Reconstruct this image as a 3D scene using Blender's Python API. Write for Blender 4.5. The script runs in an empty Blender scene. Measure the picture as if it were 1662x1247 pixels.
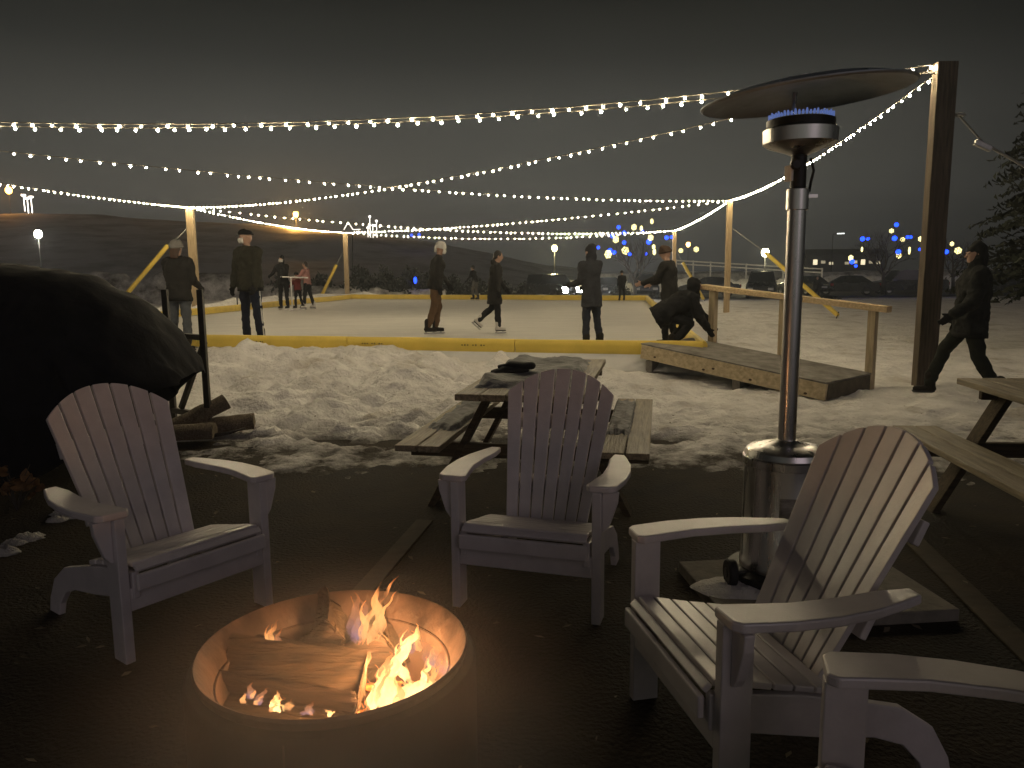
import bpy, bmesh, math, random
from math import sin, cos, pi, radians, sqrt, atan2, exp
from mathutils import Vector, Matrix, noise, Euler
random.seed(7)
SC = bpy.context.scene
COL = SC.collection

# ------------------------------------------------------------------ camera
FPX, PITCH, ROLL, HC = 1248.0, radians(8.35), radians(0.5), 1.45
cam_data = bpy.data.cameras.new('camera')
cam = bpy.data.objects.new('camera', cam_data)
COL.objects.link(cam)
cam_data.sensor_width = 36.0
cam_data.lens = 36.0 * FPX / 1662.0
cam_data.clip_start = 0.05
cam_data.clip_end = 3000
_r = Vector((1, 0, 0)); _f = Vector((0, cos(PITCH), -sin(PITCH))); _u = Vector((0, sin(PITCH), cos(PITCH)))
CR = _r * cos(ROLL) - _u * sin(ROLL)
CU = _r * sin(ROLL) + _u * cos(ROLL)
CF = _f
CP = Vector((0, 0, HC))
cam.matrix_world = Matrix(((CR.x, CU.x, -CF.x, CP.x), (CR.y, CU.y, -CF.y, CP.y), (CR.z, CU.z, -CF.z, CP.z), (0, 0, 0, 1)))
SC.camera = cam

# ------------------------------------------------------------------ world, rear fill light, exposure
W = bpy.data.worlds.new('World'); SC.world = W; W.use_nodes = True
def build_world():
    nt = W.node_tree; nt.nodes.clear()
    N = nt.nodes.new; L = nt.links.new
    out = N('ShaderNodeOutputWorld'); bg = N('ShaderNodeBackground')
    tc = N('ShaderNodeTexCoord'); sep = N('ShaderNodeSeparateXYZ')
    # glow of the town's light low in the night sky, strongest straight ahead
    nrm = N('ShaderNodeVectorMath'); nrm.operation = 'NORMALIZE'
    L(tc.outputs['Generated'], nrm.inputs[0]); L(nrm.outputs[0], sep.inputs[0])
    ramp = N('ShaderNodeValToRGB'); L(sep.outputs['Z'], ramp.inputs[0])
    e = ramp.color_ramp.elements
    e[0].position = 0.0; e[0].color = (.044, .0435, .040, 1)
    e[1].position = 1.0; e[1].color = (.004, .0042, .0045, 1)
    for p, c in ((.09, (.078, .0770, .0680, 1)), (.18, (.060, .0600, .0535, 1)), (.25, (.026, .0270, .0245, 1)), (.33, (.0085, .0091, .0084, 1)), (.5, (.005, .0054, .0052, 1))):
        x = e.new(p); x.color = c
    dot = N('ShaderNodeVectorMath'); dot.operation = 'DOT_PRODUCT'
    dot.inputs[1].default_value = Vector((-0.17, 0.98, 0.12)).normalized()
    L(nrm.outputs[0], dot.inputs[0])
    az = N('ShaderNodeMapRange'); az.inputs['From Min'].default_value = .68; az.inputs['From Max'].default_value = .99; az.inputs['To Min'].default_value = .30; az.inputs['To Max'].default_value = 1.0
    L(dot.outputs['Value'], az.inputs[0])
    nz = N('ShaderNodeTexNoise'); nz.inputs['Scale'].default_value = 3.0; nz.inputs['Detail'].default_value = 4
    L(nrm.outputs[0], nz.inputs['Vector'])
    # extra glow added behind the viewer as fill for the heater and chairs
    bk = N('ShaderNodeMapRange'); bk.inputs['From Min'].default_value = -.15; bk.inputs['From Max'].default_value = -.95; bk.inputs['To Max'].default_value = 2.6
    L(dot.outputs['Value'], bk.inputs[0])
    ab = N('ShaderNodeMath'); ab.operation = 'ADD'; L(az.outputs[0], ab.inputs[0]); L(bk.outputs[0], ab.inputs[1])
    mr = N('ShaderNodeMapRange'); mr.inputs['To Min'].default_value = .85; mr.inputs['To Max'].default_value = 1.15
    L(nz.outputs[0], mr.inputs[0])
    am = N('ShaderNodeMath'); am.operation = 'MULTIPLY'; L(ab.outputs[0], am.inputs[0]); L(mr.outputs[0], am.inputs[1])
    mul = N('ShaderNodeVectorMath'); mul.operation = 'SCALE'
    L(ramp.outputs[0], mul.inputs[0]); L(am.outputs[0], mul.inputs['Scale'])
    L(mul.outputs[0], bg.inputs[0]); bg.inputs[1].default_value = 1.0
    L(bg.outputs[0], out.inputs[0])
build_world()
sun_d = bpy.data.lights.new('rear_fill', 'SUN'); sun_d.energy = 0.12; sun_d.angle = radians(35); sun_d.color = (1.0, .80, .90)  # weak sun standing in for unseen violet building light behind the camera
sun = bpy.data.objects.new('rear_fill', sun_d); COL.objects.link(sun)
sun.rotation_euler = Vector((-0.40, 1.0, -0.42)).to_track_quat('-Z', 'Y').to_euler()
SC.view_settings.view_transform = 'Standard'; SC.view_settings.look = 'None'
SC.view_settings.exposure = 0.0; SC.view_settings.gamma = 1.0
SC.render.engine = 'CYCLES'
cy = SC.cycles
cy.use_denoising = True
try: cy.denoiser = 'OPENIMAGEDENOISE'
except Exception: pass
cy.sample_clamp_indirect = 2.0
cy.sample_clamp_direct = 0
cy.max_bounces = 6; cy.diffuse_bounces = 3; cy.glossy_bounces = 3; cy.transparent_max_bounces = 16; cy.volume_bounces = 0
cy.use_light_tree = True
HAZE = 0.0017
cy.caustics_reflective = False; cy.caustics_refractive = False

# ------------------------------------------------------------------ helpers
def ray(px, py): return CF + CR * ((px - 831) / FPX) - CU * ((py - 623.5) / FPX)
def atz(px, py, z):
    d = ray(px, py); return CP + d * ((z - HC) / d.z)
def aty(px, py, y):
    d = ray(px, py); return CP + d * (y / d.y)
def sstep(t): t = max(0., min(1., t)); return t * t * (3 - 2 * t)
def nz(x, y, z=0): return noise.noise(Vector((x, y, z)))

INV = {}
def thing(name, label, cat, loc=(0, 0, 0), rz=0, group=None, kind=None):
    o = bpy.data.objects.new(name, None); COL.objects.link(o)
    o.empty_display_size = .1
    o.location = loc; o.rotation_euler = (0, 0, rz)
    tag(o, label, cat, group, kind)
    INV[o.name] = (Matrix.Translation(Vector(loc)) @ Matrix.Rotation(rz, 4, 'Z')).inverted()
    return o
def tag(o, label=None, cat=None, group=None, kind=None):
    if label: o['label'] = label
    if cat: o['category'] = cat
    if group: o['group'] = group
    if kind: o['kind'] = kind
    return o

class MB:
    def __init__(s): s.bm = bmesh.new()
    def face(s, vs):
        try: return s.bm.faces.new(vs)
        except ValueError: return None
    def poly(s, pts):
        s.face([s.bm.verts.new(p) for p in pts]); return s
    def grid(s, rows, closed=False):
        V = [[s.bm.verts.new(p) for p in r] for r in rows]
        for i in range(len(V) - 1):
            n = len(V[i])
            for j in range(n if closed else n - 1):
                s.face((V[i][j], V[i][(j + 1) % n], V[i + 1][(j + 1) % n], V[i + 1][j]))
        return V
    def box(s, c, size, rz=0, M=None):
        hx, hy, hz = [a / 2 for a in size]
        T = M if M is not None else Matrix.Translation(Vector(c)) @ Matrix.Rotation(rz, 4, 'Z')
        v = [s.bm.verts.new(T @ Vector((x, y, z))) for x in (-hx, hx) for y in (-hy, hy) for z in (-hz, hz)]
        for f in ((0, 1, 3, 2), (4, 6, 7, 5), (0, 4, 5, 1), (2, 3, 7, 6), (0, 2, 6, 4), (1, 5, 7, 3)):
            s.face([v[i] for i in f])
        return s
    def beam(s, a, b, w, t, up=(0, 0, 1)):
        a = Vector(a); b = Vector(b); d = b - a; L = d.length; d.normalize()
        up = Vector(up); x = d.cross(up)
        if x.length < 1e-4: x = d.cross(Vector((0, 1, 0)))
        x.normalize(); z = x.cross(d)
        m = (a + b) / 2
        T = Matrix(((x.x, d.x, z.x, m.x), (x.y, d.y, z.y, m.y), (x.z, d.z, z.z, m.z), (0, 0, 0, 1)))
        return s.box(None, (w, L, t), M=T)
    def tube(s, pts, rad, n=10, wide=None, cap=True, flat=1.0):
        pts = [Vector(p) for p in pts]
        if not isinstance(rad, (list, tuple)): rad = [rad] * len(pts)
        rows = []; px = None
        for i, p in enumerate(pts):
            d = (pts[min(i + 1, len(pts) - 1)] - pts[max(i - 1, 0)])
            if d.length < 1e-9: d = Vector((0, 0, 1))
            d.normalize()
            if wide is not None: x = Vector(wide) - d * Vector(wide).dot(d)
            elif px is not None: x = px - d * px.dot(d)
            else:
                a = Vector((1, 0, 0)) if abs(d.x) < .8 else Vector((0, 1, 0)); x = a - d * a.dot(d)
            x.normalize(); px = x; y = d.cross(x)
            r = rad[i]; rx, ry = r if isinstance(r, (list, tuple)) else (r, r * flat)
            rows.append([p + x * (rx * cos(2 * pi * k / n)) + y * (ry * sin(2 * pi * k / n)) for k in range(n)])
        V = s.grid(rows, True)
        if cap: s.face(list(reversed(V[0]))); s.face(V[-1])
        return s
    def capsule(s, a, b, ra, rb, n=12, wide=None):
        """tapered tube with rounded ends; radii may be (rx, ry)"""
        a = Vector(a); b = Vector(b); d = (b - a).normalized()
        t = lambda r, k: (r[0] * k, r[1] * k) if isinstance(r, (tuple, list)) else r * k
        m = lambda r: min(r) if isinstance(r, (tuple, list)) else r
        pts = []; rad = []
        for k in (.05, .5, .85): 
            pts.append(a - d * m(ra) * sqrt(1 - k * k)); rad.append(t(ra, k))
        pts.append(a); rad.append(ra); pts.append(b); rad.append(rb)
        for k in (.85, .5, .05):
            pts.append(b + d * m(rb) * sqrt(1 - k * k)); rad.append(t(rb, k))
        return s.tube(pts, rad, n, wide)
    def lathe(s, prof, n=32, c=(0, 0, 0), M=None):
        c = Vector(c)
        rows = []
        for r, z in prof:
            row = [Vector((r * cos(2 * pi * k / n), r * sin(2 * pi * k / n), z)) for k in range(n)]
            rows.append([(M @ p if M is not None else p + c) for p in row])
        s.grid(rows, True); return s
    def ell(s, c, r, n=14, m=9, M=None):
        c = Vector(c); rows = []
        for i in range(m + 1):
            th = pi * i / m; th = min(max(th, .02), pi - .02)
            row = [Vector((r[0] * sin(th) * cos(2 * pi * k / n), r[1] * sin(th) * sin(2 * pi * k / n), r[2] * cos(th))) for k in range(n)]
            rows.append([(c + (M @ p if M is not None else p)) for p in row])
        V = s.grid(rows, True); s.face(V[0]); s.face(list(reversed(V[-1]))); return s
    def prism(s, pts, off):
        off = Vector(off)
        a = [s.bm.verts.new(Vector(p)) for p in pts]; b = [s.bm.verts.new(Vector(p) + off) for p in pts]
        n = len(a); s.face(list(reversed(a))); s.face(b)
        for i in range(n): s.face((a[i], a[(i + 1) % n], b[(i + 1) % n], b[i]))
        return s
    def mesh(s, name, smooth=False):
        bmesh.ops.recalc_face_normals(s.bm, faces=s.bm.faces)
        me = bpy.data.meshes.new(name); s.bm.to_mesh(me); s.bm.free()
        if smooth: me.polygons.foreach_set('use_smooth', [True] * len(me.polygons))
        return me
    def build(s, name, mat, parent=None, world=False, smooth=False, bevel=0, autos=False, loc=None):
        if parent is not None and world: s.bm.transform(INV[parent.name])
        me = s.mesh(name, smooth or autos)
        return link(name, me, mat, parent, bevel, autos)
def link(name, me, mat, parent=None, bevel=0, autos=False):
    if mat is not None and not me.materials: me.materials.append(mat)
    o = bpy.data.objects.new(name, me); COL.objects.link(o)
    if parent is not None: o.parent = parent
    if bevel:
        b = o.modifiers.new('bevel', 'BEVEL'); b.width = bevel; b.segments = 2; b.limit_method = 'ANGLE'; b.angle_limit = radians(35)
        b.harden_normals = False
    if autos:
        try: me.set_sharp_from_angle(angle=radians(38))
        except Exception: pass
    return o

def struct(name, mb, mat, smooth=False):
    o = mb.build(name, mat, smooth=smooth); o['kind'] = 'structure'; return o

# ------------------------------------------------------------------ materials
MAT = {}
def mat(name, col, rough=.6, metal=0., var=.25, scale=8., bump=0., bscale=None, col2=None, stretch=(1, 1, 1), spec=.5, detail=5, coat=0):
    if name in MAT: return MAT[name]
    m = bpy.data.materials.new(name); m.use_nodes = True; MAT[name] = m
    nt = m.node_tree; N = nt.nodes.new; L = nt.links.new
    b = nt.nodes['Principled BSDF']
    b.inputs['Roughness'].default_value = rough; b.inputs['Metallic'].default_value = metal
    b.inputs['Specular IOR Level'].default_value = spec
    if coat: b.inputs['Coat Weight'].default_value = coat
    tc = N('ShaderNodeTexCoord'); mp = N('ShaderNodeMapping'); mp.inputs['Scale'].default_value = stretch
    L(tc.outputs['Object'], mp.inputs[0])
    n1 = N('ShaderNodeTexNoise'); n1.inputs['Scale'].default_value = scale; n1.inputs['Detail'].default_value = detail; n1.inputs['Roughness'].default_value = .6
    L(mp.outputs[0], n1.inputs['Vector'])
    r = N('ShaderNodeValToRGB'); L(n1.outputs[0], r.inputs[0])
    c1 = [max(0, c * (1 - var)) for c in col]; c2 = col2 or [min(1, c * (1 + var)) for c in col]
    r.color_ramp.elements[0].position = .3; r.color_ramp.elements[1].position = .7
    r.color_ramp.elements[0].color = (*c1, 1); r.color_ramp.elements[1].color = (*c2, 1)
    L(r.outputs[0], b.inputs['Base Color'])
    rr = N('ShaderNodeMapRange'); rr.inputs['To Min'].default_value = max(0, rough - .1); rr.inputs['To Max'].default_value = min(1, rough + .12)
    L(n1.outputs[0], rr.inputs[0]); L(rr.outputs[0], b.inputs['Roughness'])
    if bump:
        n2 = N('ShaderNodeTexNoise'); n2.inputs['Scale'].default_value = bscale or scale * 3; n2.inputs['Detail'].default_value = 6
        L(mp.outputs[0], n2.inputs['Vector'])
        bp = N('ShaderNodeBump'); bp.inputs['Strength'].default_value = bump; bp.inputs['Distance'].default_value = .02
        L(n2.outputs[0], bp.inputs['Height']); L(bp.outputs[0], b.inputs['Normal'])
    return m
def emis(name, col, strength):
    if name in MAT: return MAT[name]
    m = bpy.data.materials.new(name); m.use_nodes = True; MAT[name] = m
    nt = m.node_tree; b = nt.nodes['Principled BSDF']
    b.inputs['Base Color'].default_value = (*[c * .5 for c in col], 1)
    b.inputs['Emission Color'].default_value = (*col, 1); b.inputs['Emission Strength'].default_value = strength
    return m
def wood(name, c1, c2, axis='x', scale=3., rough=.7, bump=.3):
    st = {'x': (1, 14, 14), 'y': (14, 1, 14), 'z': (14, 14, 1)}[axis]
    return mat(name, c1, rough, 0, .25, scale, bump, scale * 2, c2, st, .3)

M_chair = mat('lilac_grey_chair_paint', (.68, .63, .63), .36, 0, .10, 9, .05, 90, None, (1, 1, 1), 1.0, 6, 0)
M_steel = mat('dark_stainless', (.74, .72, .70), .28, 1, .08, 3, .02, 40, None, (6, 6, .6))
M_refl = mat('weathered_aluminium', (.36, .42, .46), .6, .6, .25, 5, .05, 20)
M_blackm = mat('black_painted_metal', (.018, .018, .018), .45, .3, .3, 20, .1, 60)
M_pine = wood('pale_pine', (.58, .42, .23), (.72, .56, .34), 'x')
M_pinez = wood('pale_pine_upright', (.42, .30, .16), (.55, .42, .25), 'z')
M_deck = mat('worn_ply_deck', (.16, .14, .115), .8, 0, .35, 5, .4, 30, (.30, .28, .25))
M_pole = wood('weathered_pole', (.065, .05, .034), (.13, .10, .07), 'z')
M_table = wood('weathered_table_wood', (.22, .18, .115), (.44, .36, .24), 'y', 3, .5, .5)
M_yellow = mat('yellow_foam', (.80, .59, .10), .55, 0, .10, 2.5, .12, 9)
M_white = mat('white_plastic_sheet', (.66, .65, .62), .35, 0, .06, 4, .15, 6)
M_wire = mat('galvanised_wire', (.42, .42, .40), .45, .7, .15, 20)
M_tarp = mat('black_tarp', (.010, .010, .014), .78, 0, .3, 4, .6, 7, None, (1, 1, 1), .08)
M_pitm = mat('rusty_pit_steel', (.06, .04, .028), .6, .3, .3, 7, .25, 40, (.25, .165, .115), (1, 1, .5), .4, 9)
M_pitd = mat('sooty_pit_steel', (.030, .021, .013), .7, .2, .35, 9, .15, 40)
M_bark = wood('charred_bark', (.035, .022, .014), (.12, .08, .05), 'x', 5, .9, .9)
M_split = mat('split_log', (.035, .023, .014), .85, 0, .3, 6, 1.0, 12, (.19, .125, .07), (1, 7, 7), .3, 9)
M_ash = mat('grey_ash', (.16, .12, .09), .95, 0, .5, 25, .8, 30)
M_black = mat('black_rubber', (.012, .012, .012), .7, 0, .3, 20)
M_socket = mat('black_socket', (.01, .01, .01), .5)
M_treebark = mat('bare_bark', (.05, .042, .034), .9, 0, .4, 8, .4)
M_skin = mat('skin', (.42, .26, .19), .5, 0, .06, 10)

def snow_mat(name, base=(.84, .815, .78), dirt=(.46, .40, .32), dirt_at=.62, scale=1.3, slush=False):
    m = bpy.data.materials.new(name); m.use_nodes = True
    nt = m.node_tree; N = nt.nodes.new; L = nt.links.new; b = nt.nodes['Principled BSDF']
    b.inputs['Roughness'].default_value = .75; b.inputs['Specular IOR Level'].default_value = .3
    tc = N('ShaderNodeTexCoord')
    n1 = N('ShaderNodeTexNoise'); n1.inputs['Scale'].default_value = scale; n1.inputs['Detail'].default_value = 9; n1.inputs['Roughness'].default_value = .68
    L(tc.outputs['Object'], n1.inputs['Vector'])
    r = N('ShaderNodeValToRGB'); L(n1.outputs[0], r.inputs[0])
    r.color_ramp.elements[0].position = .46; r.color_ramp.elements[0].color = (*base, 1)
    r.color_ramp.elements[1].position = dirt_at + .12; r.color_ramp.elements[1].color = (*dirt, 1)
    x = r.color_ramp.elements.new(dirt_at - .06); x.color = (*[c * .88 for c in base], 1)
    # leaf bits and grit trodden into the surface
    n3 = N('ShaderNodeTexNoise'); n3.inputs['Scale'].default_value = 26; n3.inputs['Detail'].default_value = 3
    L(tc.outputs['Object'], n3.inputs['Vector'])
    r3 = N('ShaderNodeValToRGB'); r3.color_ramp.elements[0].position = .69; r3.color_ramp.elements[1].position = .75
    L(n3.outputs[0], r3.inputs[0])
    mx = N('ShaderNodeMix'); mx.data_type = 'RGBA'; L(r3.outputs[0], mx.inputs['Factor'])
    L(r.outputs[0], mx.inputs['A']); mx.inputs['B'].default_value = (.16, .12, .075, 1)
    if slush:
        sp = N('ShaderNodeSeparateXYZ'); L(tc.outputs['Object'], sp.inputs[0])
        n4 = N('ShaderNodeTexNoise'); n4.inputs['Scale'].default_value = 3.2; n4.inputs['Detail'].default_value = 8; n4.inputs['Roughness'].default_value = .7
        L(tc.outputs['Object'], n4.inputs['Vector'])
        ma = N('ShaderNodeMath'); ma.operation = 'MULTIPLY_ADD'; L(n4.outputs[0], ma.inputs[0]); ma.inputs[1].default_value = -.26; L(sp.outputs['Z'], ma.inputs[2])
        ms = N('ShaderNodeMapRange'); ms.inputs['From Min'].default_value = -.066; ms.inputs['From Max'].default_value = -.136; L(ma.outputs[0], ms.inputs[0])
        yr = N('ShaderNodeMapRange'); yr.inputs['From Min'].default_value = 7.6; yr.inputs['From Max'].default_value = 6.2; L(sp.outputs['Y'], yr.inputs[0])
        mm = N('ShaderNodeMath'); mm.operation = 'MULTIPLY'; L(ms.outputs[0], mm.inputs[0]); L(yr.outputs[0], mm.inputs[1])
        m2 = N('ShaderNodeMix'); m2.data_type = 'RGBA'; L(mm.outputs[0], m2.inputs['Factor']); L(mx.outputs['Result'], m2.inputs['A']); m2.inputs['B'].default_value = (.040, .030, .018, 1)
        mx = m2
    L(mx.outputs['Result'], b.inputs['Base Color'])
    n2 = N('ShaderNodeTexNoise'); n2.inputs['Scale'].default_value = 9; n2.inputs['Detail'].default_value = 8; n2.inputs['Roughness'].default_value = .62
    L(tc.outputs['Object'], n2.inputs['Vector'])
    vo = N('ShaderNodeTexVoronoi'); vo.inputs['Scale'].default_value = 3.4; vo.feature = 'SMOOTH_F1'
    L(tc.outputs['Object'], vo.inputs['Vector'])
    ad = N('ShaderNodeMath'); ad.operation = 'MULTIPLY_ADD'; L(vo.outputs['Distance'], ad.inputs[0]); ad.inputs[1].default_value = .7; L(n2.outputs[0], ad.inputs[2])
    bp = N('ShaderNodeBump'); bp.inputs['Strength'].default_value = .75; bp.inputs['Distance'].default_value = .09
    L(ad.outputs[0], bp.inputs['Height']); L(bp.outputs[0], b.inputs['Normal'])
    return m
M_snow = snow_mat('trodden_snow', slush=True)
M_clean = snow_mat('left_over_snow')
M_bank = snow_mat('dirty_bank_snow', (.55, .53, .5), (.07, .06, .05), .52, .6)
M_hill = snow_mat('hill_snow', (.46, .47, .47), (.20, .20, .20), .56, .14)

# ------------------------------------------------------------------ rink geometry (corners, anticlockwise from front left)
RA, RB, RC, RD = Vector((-9.8, 13.2, 0)), Vector((2.52, 10.06, 0)), Vector((5.0, 28.5, 0)), Vector((-6.9, 33.3, 0))
ICE = .32; BT = .50
def sd_edge(p, a, b):
    d = (b - a).normalized(); n = Vector((d.y, -d.x, 0)); q = p - a
    return q.dot(n), q.dot(d)
def rink_out(x, y):
    """signed distance outside the rink (positive outside)"""
    p = Vector((x, y, 0)); m = -99
    for a, b in ((RA, RB), (RB, RC), (RC, RD), (RD, RA)): m = max(m, sd_edge(p, a, b)[0])
    return m

# ------------------------------------------------------------------ snow ground: one sheet from the patio edge to the horizon
LUMPS = []
rl = random.Random(3)
for px, py, r_, h_ in ((405, 588, .42, .20), (360, 575, .35, .16), (470, 600, .3, .12), (545, 600, .36, .14), (640, 612, .3, .12), (595, 585, .5, .1),
                      (430, 630, .35, .11), (520, 640, .26, .09), (370, 650, .28, .09), (700, 560, .6, .1), (340, 605, .3, .14), (1000, 605, .5, .06)):
    p = atz(px, py, .2); LUMPS.append((p.x, p.y, r_, h_))
for i in range(110):
    x = rl.uniform(-5.2, .6); y = rl.uniform(6.6, 10.8)
    LUMPS.append((x, y, rl.uniform(.07, .24), rl.uniform(.02, .085)))
def patio_edge(x):
    return 5.25 + .28 * nz(x * .7, 1.3) + .14 * nz(x * 2.3, 4.1) + .06 * nz(x * 7, 2) + (.55 * sstep((-1.6 - x) / 1.2)) - .35 * sstep((x - 2.2) / 1.0) + .25 * nz(x * 1.3, 9) * sstep((x + 2) / 2)
def ground_z(x, y):
    e = patio_edge(x)
    t = sstep((y - e + .80) / 2.1)
    z = -.05 + t * .10
    front, along = sd_edge(Vector((x, y, 0)), RA, RB)
    ro = rink_out(x, y)
    if ro < -.25: return .05
    # plowed snow piled towards the front of the rink
    if y < 16 and x < 3.2:
        k = 1 - sstep((x - .9) / 1.6) * .9
        lq = sstep((-.1 - x) / 1.3)            # higher on the left, lower where the liner shows
        z += t * sstep(1 - (front - .15) / 3.9) * (.15 + .13 * lq) * k
        zone = t * sstep((y - 5.6) / 1.2) * (1 - sstep((x - .2) / 2.5))
        a = .10 * (noise.turbulence(Vector((x * 1.1, y * 1.3, .3)), 4, False) - .45) + .07 * nz(x * 3.1, y * 3.7) + .055 * (.45 - abs(nz(x * 5.1, y * 5.6, 6))) + .04 * nz(x * 8.1, y * 9)
        z += zone * a * (.45 + .55 * sstep(front / .8))
        if zone > .02 and y < 11.5:
            for lx, ly, lr, lh in LUMPS:
                d2 = ((x - lx) ** 2 + (y - ly) ** 2) / (lr * lr)
                if d2 < 4: z += lh * zone * exp(-d2 * 1.6) * (1 + .5 * nz(x * 6, y * 6, lx))
    # footprints and scuffs everywhere nearby
    if y < 30: z += t * (.040 * nz(x * 2.2, y * 2.6, 5) + .045 * min(0, nz(x * 3.6, y * 4.2, 7) + .1) * 1.6 + .026 * nz(x * 7, y * 8, 2) + .015 * nz(x * 15, y * 16, 4))
    # bank thrown outside the left and far walls
    if ro > 0:
        l, _ = sd_edge(Vector((x, y, 0)), RD, RA); fr, _ = sd_edge(Vector((x, y, 0)), RC, RD)
        if l > 0 and y > 14: z += (.55 + .25 * nz(x * 1.5, y * 1.5)) * sstep(1 - abs(l - .9) / .9)
        if fr > 0 and x < 0: z += (.28 + .35 * nz(x * .9, y * .9, 3)) * sstep(1 - abs(fr - .9) / .9)
    z -= .60 * sstep((y - 33) / 16)
    if y > 14: z += .05 * nz(x * .8, y * .8, 9)
    return z
def axis_vals(dense, lo, hi, step, g=1.12):
    a, b = dense; v = []
    n = int(round((b - a) / step)); v = [a + (b - a) * i / n for i in range(n + 1)]
    s = step; x = b
    while x < hi: s *= g; x += s; v.append(min(x, hi))
    s = step; x = a; pre = []
    while x > lo: s *= g; x -= s; pre.append(max(x, lo))
    return list(reversed(pre)) + v
xs = axis_vals((-5.6, 6.2), -700, 700, .048, 1.10); ys = axis_vals((4.4, 12.2), -40, 900, .045, 1.075)
g = MB(); g.grid([[Vector((x, y, ground_z(x, y))) for x in xs] for y in ys])
struct('snow_ground', g, M_snow, True)

# dark patio in front
M_patio = mat('dark_wet_patio', (.012, .009, .005), .85, 0, .5, 1.3, 1.0, 55, (.048, .034, .018), detail=14, spec=.3)
p = MB()
pr = []
for j in range(60):
    y = -6 + 12.6 * j / 59
    pr.append([Vector((-9 + 18 * i / 89, y, .010 * nz(i * .7, j * .7) + .004 * nz(i * 2.1, j * 2.3))) for i in range(90)])
p.grid(pr); struct('patio', p, M_patio, True)

# ice
M_ice = mat('scraped_ice', (.63, .61, .565), .62, 0, .09, .9, .15, 9, None, (1, 3, 1), .2)
ic = MB()
ic.grid([[RA.lerp(RB, i / 40).lerp(RD.lerp(RC, i / 40), j / 50) + Vector((0, 0, ICE)) for i in range(41)] for j in range(51)])
struct('ice', ic, M_ice, True)
# ------------------------------------------------------------------ rink walls
def rink_wall(a, b, label, marks=False, liner=False):
    t = thing('rink_wall', label, 'rink wall', a, 0, 'yellow topped walls round the rink')
    d = (b - a).normalized(); n = Vector((d.y, -d.x, 0)); L = (b - a).length
    m = MB(); m.beam(a + Vector((0, 0, .24)), b + Vector((0, 0, .24)), .04, .36); m.build('board', M_white, t, True)
    # foam bumper: rounded cap, in lengths butted together
    segs = max(1, int(round(L / 2.4)))
    for k in range(segs):
        p0 = a + d * (L * k / segs + .006); p1 = a + d * (L * (k + 1) / segs - .006)
        prof = [(.045, -.165), (.052, -.06), (.05, -.015), (.03, .012), (0, .02), (-.03, .012), (-.05, -.015), (-.052, -.06), (-.045, -.165)]
        rows = []
        ns = 14
        for q in range(ns + 1):
            c = p0.lerp(p1, q / ns)
            wob = .012 * nz(c.x * 1.1, c.y * 1.1, 3) ; zz = .014 * nz(c.x * .8, c.y * .8)
            rows.append([c + n * (x + wob) + Vector((0, 0, BT + z + zz)) for x, z in prof])
        mb = MB(); V = mb.grid(rows); mb.face(V[0]); mb.face(list(reversed(V[-1])))
        bo = mb.build('bumper', M_yellow, t, True, smooth=False, autos=True)
    if marks:
        M_ink = mat('faded_print', (.20, .14, .03), .6)
        mm = MB()
        for k, (f0, ln) in enumerate(((.345, .32), (.378, .05), (.47, .30), (.62, .34), (.74, .36))):
            x = f0 * L
            for q in range(9):
                if q in (3, 6): continue
                c = a + d * (x + ln * q / 9) + n * .0625 + Vector((0, 0, BT - .075))
                mm.beam(c - d * .011, c + d * .011, .004, .016 + .006 * (q % 2))
        mm.build('printing', M_ink, t, True)
    if liner:
        rows = []
        nn = 90
        for i in range(nn + 1):
            s_ = .60 + (.985 - .60) * i / nn
            c = a + d * (L * s_)
            row = []
            for j in range(9):
                v = j / 8
                w = .05 * v * (nz(i * .33 + v * 2.2, 0.5) + .6 * nz(i * .8 - v * 3, 2.2))
                row.append(c + n * (.060 + .17 * v ** 1.3 + w * .8) + Vector((0, 0, BT - .165 - .20 * v + w * .3)))
            rows.append(row)
        mb = MB(); mb.grid(rows); o = mb.build('liner', M_white, t, True, smooth=True)
    return t
rink_wall(RA, RB, 'long front wall of the rink nearest the fire pit, thick yellow foam top over white sheeting', True, True)
rink_wall(RB, RC, 'right side wall of the rink running back from the ramp, thin yellow top')
rink_wall(RC, RD, 'far end wall of the rink below the dark shrubs, narrow yellow top')
rink_wall(RD, RA, 'left side wall of the rink behind the woman in the beanie, yellow top under a snow bank')

# ------------------------------------------------------------------ poles
PH = 3.66
def pole(loc, w, d, h, rz, label, grp='wooden poles holding up the string lights', mt=None, top=True):
    t = thing('light_pole', label, 'pole', loc, rz, grp)
    m = MB(); m.box((0, 0, h / 2 - .15), (w, d, h + .3)); m.build('post', mt or M_pole, t, bevel=.006)
    m = MB(); m.tube([(-w / 2 - .002, 0, h - .12), (-w / 2 - .07, 0, h - .12), (-w / 2 - .09, 0, h - .09), (-w / 2 - .07, 0, h - .06)], .007, 8)
    m.build('hook', M_wire, t)
    return t
PNR = Vector((4.95, 9.15, 0)); PMR = Vector((7.08, 25.4, 0)); PFR = Vector((9.22, 44, 0)); PFL = Vector((-9.31, 44, 0)); PML = Vector((-10.68, 26.2, 0)); PNL = Vector((-12.1, 9.3, 0))
pole(PNR, .23, .13, 3.75, 0, 'tall thick weathered pole standing in the snow beside the walking man')
pole(PMR, .17, .14, PH, 0, 'pale slim pole right of the ramp railing, midway along the rink', mt=M_pinez)
pole(PFR, .20, .16, PH + .55, 0, 'far pale pole at the right end of the rink beyond the bending person', mt=M_pinez)
pole(PFL, .24, .18, PH + .55, 0, 'far pale pole at the left end of the rink between snow heap and dark shrubs', mt=M_pinez)
pole(PML, .24, .18, PH, 0, 'pale pole above the woman in the beanie on the left of the rink', mt=M_pinez)
for o_, z_ in ((PFR, -.8), (PFL, -.8)): pass
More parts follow.
